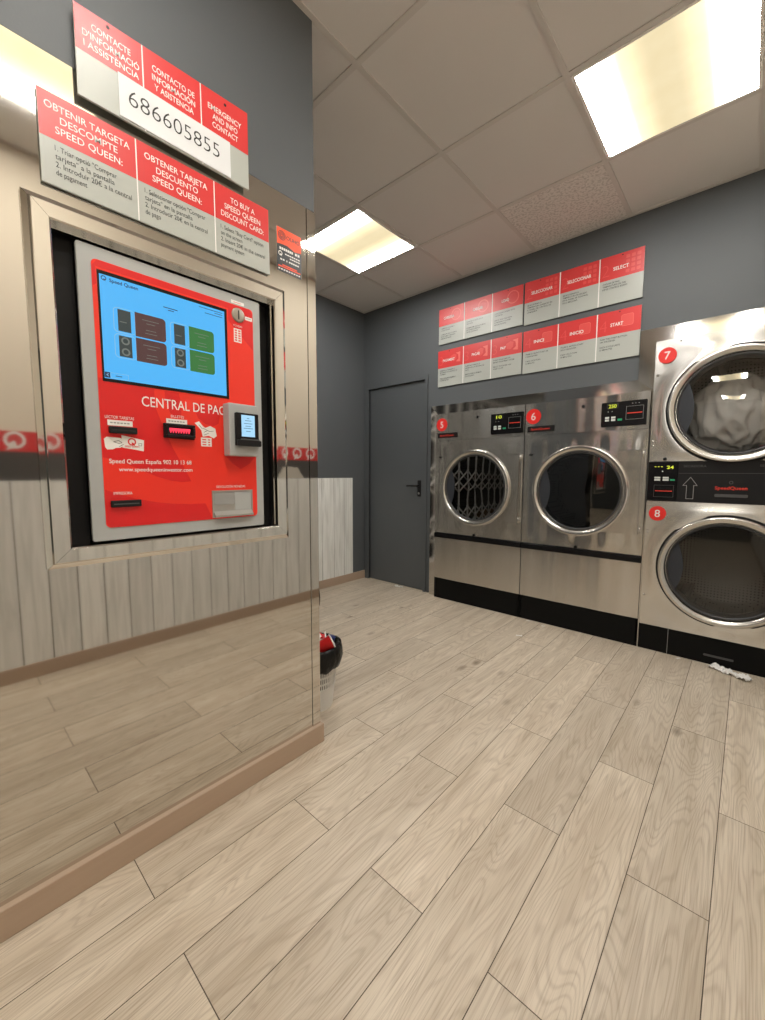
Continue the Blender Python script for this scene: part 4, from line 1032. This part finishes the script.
    b.box(x0+g, x1-g, YM+0.002, YM+0.02, 0.182, 0.541, 'steel_lower'); b.build('lower_panel', t)
    b = MB(); b.box(x0, x1, YM+0.004, YM+0.04, 0.0, 0.180, 'black_kick'); b.build('plinth', t)
    for la, lz in ((cx+0.01, 1.548), (cx, 0.596)):
        b = MB(); b.disc(P, la, lz, 0.011, 0.001, 0.004, 'black_plastic', 20); b.build('lock_button', t)
    b = MB(); b.rect(P, x0+0.038, x0+0.066, 1.231, 1.243, 0.0005, 0.002, 'black_plastic'); b.build('latch_slot', t)
    screws(t, P, [(x0+0.014, 1.196, 0.006, 'chrome'), (x0+0.012, 0.788, 0.006, 'chrome')])

tumble_dryer('5', -2.037, -1.2515, 'stainless steel tumble dryer with number 5 badge, nearest the grey door', -1.650, '10', (-1.520, -1.262))
tumble_dryer('6', -1.2485, -0.470, 'stainless steel tumble dryer with number 6 badge, beside the stacked dryer', -0.863, '250', (-0.741, -0.488))

def stacked_dryer():
    x0, x1 = -0.462, 0.286; cx = -0.071; YS = YM
    t = thing('stacked_dryer', 'tall stainless stacked tumble dryer with two round doors numbered 7 and 8', 'dryer', (cx, YS, 0))
    P = planeY(YS)
    b = MB()
    for a in ((x0+0.003, x0+0.012), (x1-0.012, x1-0.003)): b.box(a[0], a[1], YS+0.004, YS+0.75, 0.0, 1.885, 'steel_stack')
    b.box(x0+0.012, x1-0.012, YS+0.72, YS+0.75, 0.02, 1.885, 'gasket'); b.box(x0+0.012, x1-0.012, YS+0.02, YS+0.72, 1.87, 1.885, 'gasket'); b.box(x0+0.012, x1-0.012, YS+0.03, YS+0.72, 0.94, 1.17, 'gasket'); b.box(x0+0.012, x1-0.012, YS+0.03, YS+0.72, 0.02, 0.16, 'gasket')
    b.build('cabinet', t)
    for nm, cz, z0, z1, num, gl, bz in (('upper', 1.4775, 1.176, 1.886, '7', 'glass_clear', 1.796), ('lower', 0.551, 0.160, 0.936, '8', 'glass_mid', 0.861)):
        b = MB(); bd, cs = rect_bound(cx, cz, x0, x1, z0, z1)
        def yf(x, z, r, z0=z0, z1=z1, cz=cz):
            e = min(1, max(0, min(x-x0, x1-x, z-z0, z1-z)/0.05))
            q = math.exp(-((r-0.33)/0.055)**2)
            return YS-e*0.0055*q-e*0.0011*math.sin(x*13+z*5+cz)
        polar_sheet(b, cx, cz, 0.262, bd, yf, 'steel_stack', nang=200, nrad=24, corners=cs)
        b.frame(P, x0, x1, z0, z1, 0.003, -0.015, 0.015, 'steel_stack')
        b.build('front_panel', t)
        drum_and_door(t, cx, cz, YS-0.004, 1.015, gl)
        badge(t, P, x0+0.060, bz, 0.045 if num == '7' else 0.044, num, 0.004)
    # black control band
    b = MB(); b.rect(P, x0, x1, 0.939, 1.174, -0.01, 0.014, 'black_plastic')
    band = b.build('control_band', t)
    b = MB(); o = 0.004
    b.rect(P, x0+0.002, x0+0.150, 0.944, 1.170, o, 0.0015, 'black_gloss'); q = o+0.0015
    cd = b.build('control_display', t); b = MB()
    b.text(P, '24', -0.352, 1.131, 0.018, 'disp_yellow', off=q, align='c', width=0.034, bold=0.02)
    b.rect(P, -0.392, -0.386, 1.113, 1.119, q, 0.0004, 'btn_white')
    for i in range(3): b.rect(P, -0.43+0.016*i, -0.422+0.016*i, 1.142, 1.146, q, 0.0003, 'disp_yellow')
    b.build('digit_readout', cd)
    for i in range(2):
        for j in range(2):
            b = MB(); b.rect(P, -0.428+0.042*i, -0.398+0.042*i, 1.060+0.013*j, 1.070+0.013*j, q, 0.001, 'btn_white', r=0.002); b.build('push_button', cd)
    b = MB(); b.rect(P, -0.350, -0.326, 1.060, 1.070, q, 0.001, 'btn_green', r=0.002); g_ = b.build('start_button', cd); g_['label'] = 'green start button'
    b = MB(); b.frame(P, -0.428, -0.329, 0.962, 1.034, 0.0014, q, 0.0004, 'outline_dim'); b.rect(P, -0.421, -0.336, 0.996, 1.001, q, 0.0005, 'tag_red')
    b.build('selector_field', cd)
    b = MB(); arrow = [(-0.2515, 1.082), (-0.219, 1.034), (-0.235, 1.034), (-0.235, 0.957), (-0.268, 0.957), (-0.268, 1.034), (-0.286, 1.034)]
    n = len(arrow)
    for i in range(n):
        p, s = Vector(arrow[i]), Vector(arrow[(i+1) % n]); d = (s-p).normalized(); nn = Vector((-d.y, d.x))*0.0013; p2, s2 = p-d*0.001, s+d*0.001
        b.slab(P, [tuple(p2+nn), tuple(s2+nn), tuple(s2-nn), tuple(p2-nn)], o, 0.0005, 'outline')
    b.build('printed_arrow', band); b = MB()
    b.text(P, 'SECADORA', -0.288, 1.140, 0.012, 'outline_dim', off=o, width=0.105)
    b.text(P, 'SECADORA', 0.04, 1.140, 0.012, 'outline_dim', off=o, width=0.105)
    b.rect(P, x0+0.152, x1-0.004, 1.1035, 1.1055, o, 0.0008, 'outline_dim')
    b.build('band_lettering', band)
    b = MB(); b.text(P, 'SpeedQueen', -0.139, 1.015, 0.017, 'tag_red', off=o, width=0.137, bold=0.02)
    b.annulus(P, -0.071, 1.054, 0.006, 0.009, o, 0.0004, 'outline_dim', n=16)
    b.build('brand_lettering', band)
    b = MB(); b.rect(P, -0.139, 0.002, 0.972, 0.989, o, 0.004, 'outline_dim', r=0.006); b.build('pull_handle', band)
    b = MB(); b.box(x0, -0.3105, YS+0.003, YS+0.03, 0, 0.157, 'black_kick'); b.box(-0.3085, x1, YS+0.003, YS+0.03, 0, 0.157, 'black_kick'); b.box(-0.3105, -0.3085, YS+0.001, YS+0.03, 0, 0.157, 'outline')
    b.rect(planeY(YS+0.003), -0.135, 0.0, 0.046, 0.058, 0, 0.003, 'outline_dim', r=0.005)
    b.build('plinth', t)
    screws(t, P, [(-0.444, 1.689, 0.0075, 'chrome'), (-0.446, 1.297, 0.006, 'chrome'), (-0.446, 1.272, 0.006, 'chrome'), (-0.382, 1.190, 0.010, 'black_plastic'), (-0.340, 1.868, 0.006, 'black_plastic'), (-0.447, 0.755, 0.006, 'chrome'), (-0.447, 0.739, 0.006, 'chrome'), (-0.446, 0.346, 0.005, 'chrome')])
stacked_dryer()

# upright joint strip between machines 6 and 8
b = MB(); b.box(-0.4685, -0.4635, YM+0.002, YM+0.03, 0.0, 1.60, 'trim_steel')
tag(b.build('joint_strip'), 'thin upright steel strip filling the gap between dryer 6 and the stacked dryer', 'trim')

# ------------------------------------------------------------------ laundry inside the drums
def blob(name, c, rad, mt, label, cat, seed, amp, freq, ridged=True, n=48):
    b = MB(); v = []; o = Vector((seed*3.1, seed*1.7, seed*2.3))
    for j in range(n+1):
        th = PI*j/n
        for i in range(2*n):
            ph = PI*i/n; d = Vector((math.sin(th)*math.cos(ph), math.sin(th)*math.sin(ph), math.cos(th)))
            dd = Vector((d.x*1.5, d.y*1.5, d.z*0.75)); q = mnoise.noise(dd*freq+o)+0.28*mnoise.noise(dd*freq*2.3+o)
            if ridged: q = 0.5-abs(q)*1.4
            k = 1+amp*q
            v.append((c[0]+d.x*rad[0]*k, c[1]+d.y*rad[1]*k, c[2]+d.z*rad[2]*k))
    m2 = 2*n
    b.add(v, [(j*m2+i, (j+1)*m2+i, (j+1)*m2+(i+1) % m2, j*m2+(i+1) % m2) for j in range(n) for i in range(m2)], mt, True)
    return tag(b.build(name), label, cat)
blob('laundry_sheet', (-0.098, YM+0.24, 1.445), (0.195, 0.13, 0.215), 'cloth', 'crumpled pale sheet tumbling behind the door of dryer 7', 'laundry', 3.0, 0.30, 1.9)
blob('laundry_towel', (-1.66, YM+0.30, 0.735), (0.13, 0.12, 0.055), 'tan', 'small tan laundry piece at the bottom of the drum of dryer 5', 'laundry', 5.0, 0.22, 2.0, n=30)

# ------------------------------------------------------------------ folding gate in the entrance (seen in reflections)
def gate():
    x = XL+0.03
    t = thing('folding_gate', 'pale steel folding lattice gate, seen reflected in the dryer trim and door 5', 'gate', (x, (GY0+GY1)/2, 0))
    sp = 0.30; n = int((GY1-GY0-0.06)/sp); ys = [GY0+0.04+sp*i for i in range(n+1)]
    for y in ys:
        b = MB(); b.box(x-0.012, x+0.012, y-0.011, y+0.011, 0.03, 2.20, 'gate'); b.build('upright', t)
    for z0, z1 in ((0.22, 0.58), (0.85, 1.22), (1.50, 1.86)):
        b = MB(); h = (z1-z0)/2
        for a, c in zip(ys[:-1], ys[1:]):
            for k in range(2):
                za, zb = z0+h*k, z0+h*(k+1)
                b.bar((x-0.016, a, za), (x-0.016, c, zb), 0.013, 'gate', 6); b.bar((x+0.016, a, zb), (x+0.016, c, za), 0.013, 'gate', 6)
        b.build('lattice', t)
    b = MB(); b.box(x-0.02, x+0.02, GY0+0.01, GY1-0.01, 2.20, 2.24, 'gate'); b.box(x-0.02, x+0.02, GY0+0.01, GY1-0.01, 0.0, 0.03, 'gate'); b.build('guide_rails', t)
gate()

# ------------------------------------------------------------------ waste basket with its rubbish
def basket():
    c = (-1.488, 1.170); Ht = 0.285; rb, rt = 0.088, 0.118
    t = thing('waste_basket', 'white slotted plastic waste basket with black bin liner behind the partition corner', 'waste basket', (c[0], c[1], 0))
    b = MB(); n = 132; zs = [0.0, 0.05, 0.105, 0.128, 0.136, 0.160, 0.168, 0.192, 0.200, 0.224, 0.232, 0.262, Ht]; slot = {2, 4, 6, 8}
    def ring(z, d): 
        r = rb+(rt-rb)*z/Ht-d
        return [(c[0]+r*math.cos(2*PI*i/n), c[1]+r*math.sin(2*PI*i/n), z) for i in range(n)]
    for d in (0.0, 0.003):
        v = []; 
        for z in zs: v += ring(z, d)
        fs = []
        for j in range(len(zs)-1):
            for i in range(n):
                if j in slot and i % 2 == 0: continue
                f = (j*n+i, j*n+(i+1) % n, (j+1)*n+(i+1) % n, (j+1)*n+i); fs.append(f if d == 0 else f[::-1])
        b.add(v, fs, 'plastic_white', False)
    b.add(ring(0.002, 0.001), [tuple(range(n))], 'plastic_white')
    for z in (0.105, 0.262): b.lathe((c[0], c[1], z), (0, 0, 1), [(rb+(rt-rb)*z/Ht+0.0005, -0.004), (rb+(rt-rb)*z/Ht+0.003, 0), (rb+(rt-rb)*z/Ht+0.0005, 0.004)], 'plastic_white', n)
    b.build('basket_body', t)
    b = MB(); n = 90; prof = [(0.118, 0.192), (0.128, 0.203), (0.136, 0.235), (0.136, 0.265), (0.132, 0.290), (0.123, 0.300), (0.110, 0.295), (0.100, 0.24), (0.088, 0.10), (0.08, 0.03)]; v = []
    for j, (r, z) in enumerate(prof):
        for i in range(n):
            a = 2*PI*i/n; q = mnoise.noise(Vector((math.cos(a)*5, math.sin(a)*5, z*22)))
            rr = r+(0.007*q if j < 7 else -0.002); zz = z+(0.016*mnoise.noise(Vector((math.cos(a)*3, math.sin(a)*3, 4.2))) if j < 2 else 0.004*q)
            if j < 7 and (c[1]+math.sin(a)*rr) < PY1+0.006: rr = min(rr, (PY1+0.006-c[1])/math.sin(a))
            v.append((c[0]+rr*math.cos(a), c[1]+rr*math.sin(a), zz))
    b.add(v, [(j*n+i, j*n+(i+1) % n, (j+1)*n+(i+1) % n, (j+1)*n+i) for j in range(len(prof)-1) for i in range(n)], 'bag', True)
    k = len(v); b.add([(c[0]+0.08*math.cos(2*PI*i/30), c[1]+0.08*math.sin(2*PI*i/30), 0.03) for i in range(30)], [tuple(range(30))], 'bag')
    b.build('bin_liner', t)
    # rubbish
    b = MB(); p0 = Vector((c[0]+0.050, c[1]-0.034, 0.283)); ax = Vector((0.42, 0.90, 0.38)).normalized()
    b.lathe(p0, ax, [(0.0005, 0.0), (0.024, 0.001), (0.027, 0.008), (0.033, 0.085), (0.035, 0.088), (0.034, 0.091), (0.031, 0.088), (0.026, 0.02), (0.0005, 0.012)], 'can_red', 32)
    b.lathe(p0, ax, [(0.0335, 0.0855), (0.0362, 0.088), (0.0355, 0.092), (0.033, 0.0915)], 'white', 32)
    tag(b.build('paper_cup'), 'crumpled red paper cup on top of the rubbish in the basket', 'cup')
    b = MB(); p0 = Vector((c[0]+0.030, c[1]+0.056, 0.222)); ax = Vector((0.20, 0.16, 1)).normalized()
    b.lathe(p0, ax, [(0.0005, 0), (0.026, 0.002), (0.028, 0.01), (0.028, 0.058), (0.024, 0.07), (0.014, 0.078), (0.013, 0.085)], 'clear_plastic', 28)
    o = b.build('plastic_bottle'); tag(o, 'small plastic bottle with dark blue cap in the waste basket', 'bottle')
    b = MB(); b.lathe(p0, ax, [(0.0145, 0.083), (0.0175, 0.084), (0.0175, 0.102), (0.016, 0.105), (0.0005, 0.1055)], 'blue', 24); cp = b.build('cap', None); cp.parent = o; cp['label'] = 'dark blue screw cap'
    blob('crumpled_paper', (c[0]-0.012, c[1]+0.012, 0.296), (0.046, 0.040, 0.036), 'tissue', 'crumpled white paper on top of the rubbish in the basket', 'paper', 9.0, 0.5, 2.5, n=24)
    b = MB(); v = []
    for j in range(7):
        for i in range(5):
            u, w_ = i/4-0.5, j/6-0.5; v.append((c[0]+0.012+0.05*w_+0.02*u, c[1]+0.045-0.03*w_+0.035*u, 0.318+0.010*math.sin(u*9+w_*6)+0.006*math.cos(w_*11)))
    f = [(j*5+i, j*5+i+1, (j+1)*5+i+1, (j+1)*5+i) for j in range(6) for i in range(4)]
    b.add(v, f, 'can_red', True)
    o = tag(b.build('snack_wrapper'), 'red and white snack wrapper at the back of the waste basket', 'wrapper')
    md = o.modifiers.new('solid', 'SOLIDIFY'); md.thickness = 0.0015
    o.data.materials.append(M['white'])
    for p in o.data.polygons:
        if p.index % 4 == 3: p.material_index = 1
basket()

# ------------------------------------------------------------------ litter on the floor
def crumple(name, c, sx, sy, rot, hgt, label, cat, seed):
    b = MB(); v = []; nx, ny = 22, 12; ca, sa = math.cos(rot), math.sin(rot)
    for j in range(ny+1):
        for i in range(nx+1):
            u, w_ = i/nx*2-1, j/ny*2-1
            edge = 0.18*mnoise.noise(Vector((u*3+seed, w_*3, seed)))
            x, y = u*sx*(1+edge), w_*sy*(0.75+0.5*mnoise.noise(Vector((u*2.2, seed*2, 1)))+edge)
            z = 0.002+hgt*abs(mnoise.noise(Vector((u*3.1, w_*2.3, seed*5)))+0.5*mnoise.noise(Vector((u*7, w_*5, seed))))*1.3
            v.append((c[0]+x*ca-y*sa, c[1]+x*sa+y*ca, z))
    b.add(v, [(j*(nx+1)+i, j*(nx+1)+i+1, (j+1)*(nx+1)+i+1, (j+1)*(nx+1)+i) for j in range(ny) for i in range(nx)], 'tissue', True)
    o = b.build(name); md = o.modifiers.new('solid', 'SOLIDIFY'); md.thickness = 0.001
    return tag(o, label, cat)
crumple('tissue', (-0.010, 2.888, 0), 0.092, 0.034, -0.42, 0.034, 'crumpled white tissue on the floor in front of dryer 8', 'tissue', 2.0)
crumple('paper_scrap', (-2.465, 2.985, 0), 0.042, 0.016, 0.1, 0.016, 'small white paper scrap on the floor at the foot of the grey door', 'paper scrap', 3.5)
for i, (x, y, s, lb) in enumerate(((-1.164, 2.935, 0.010, 'tiny white paper crumb against the plinth of dryer 5'), (-1.04, 2.90, 0.008, 'tiny white paper crumb before the plinth of dryer 6'),
                                   (-1.096, 2.615, 0.013, 'thin white paper shred on the planks farther out from dryer 6'), (-0.248, 2.925, 0.009, 'tiny white crumb at the plinth of the stacked dryer'))):
    crumple('paper_crumb', (x, y, 0), s*1.5, s*0.7, 0.3*i, 0.006, lb, 'paper crumb', 4+i)

# small dark bracket on the end of the partition
b = MB(); b.slab(lambda a, z, o=0.0: (XP-0.03+o, a, z), [(PY1+0.002, 0.545), (PY1+0.012, 0.575), (PY1+0.014, 0.60), (PY1+0.010, 0.632), (PY1+0.002, 0.645)], 0, 0.024, 'brown')
tag(b.build('edge_bracket'), 'small dark brown bracket on the end of the partition above the waste basket', 'bracket')

# ------------------------------------------------------------------ ceiling lights
def light(axis, loc, label, lamp):
    t = thing('ceiling_light', label, 'ceiling light', loc, 'square ceiling light panels')
    x, y, z = loc; s = 0.287
    b = MB(); b.frame(lambda a, c, o=0.0: (x+a, y+c, z-o), -s, s, -s, s, 0.011, -0.001, 0.004, 'white'); b.build('light_frame', t)
    d = MB(); n = 24; r = s-0.011; v = []
    for j in range(2):
        for i in range(n+1):
            u = -r+2*r*i/n; w_ = -r+2*r*j
            v.append((x+u, y+w_, z-0.0015) if axis == 'x' else (x+w_, y+u, z-0.0015))
    f = [(i, i+1, n+1+i+1, n+1+i) for i in range(n)]
    if axis == 'x': f = [q[::-1] for q in f]
    d.add(v, f, lamp); d.build('diffuser', t)
    return t
LX = -0.347
light('x', (LX, 2.123, H), 'large bright square ceiling light nearest the stacked dryer, over the open floor', 'lamp_x')
light('y', (-2.142, 2.123, H), 'square ceiling light near the grey door corner, partly hidden by the partition', 'lamp_y')
light('x', (LX, 0.326, H), 'ceiling light above the kiosk aisle, glaring in the mirror cladding over the discount sign', 'lamp_mid_bright')
rear = light('x', (LX, -2.076, H), 'ceiling light behind the camera, the upper bar of light in the glass of dryer 7', 'lamp_mid_brightest')
dup(rear, (LX, -4.476, H), 'farthest ceiling light behind the camera, the lower bar in the glass of dryer 7')
dup(rear, (-2.142, -2.976, H), 'far ceiling light, a bright spot reflected in the steel trim above dryer 6')
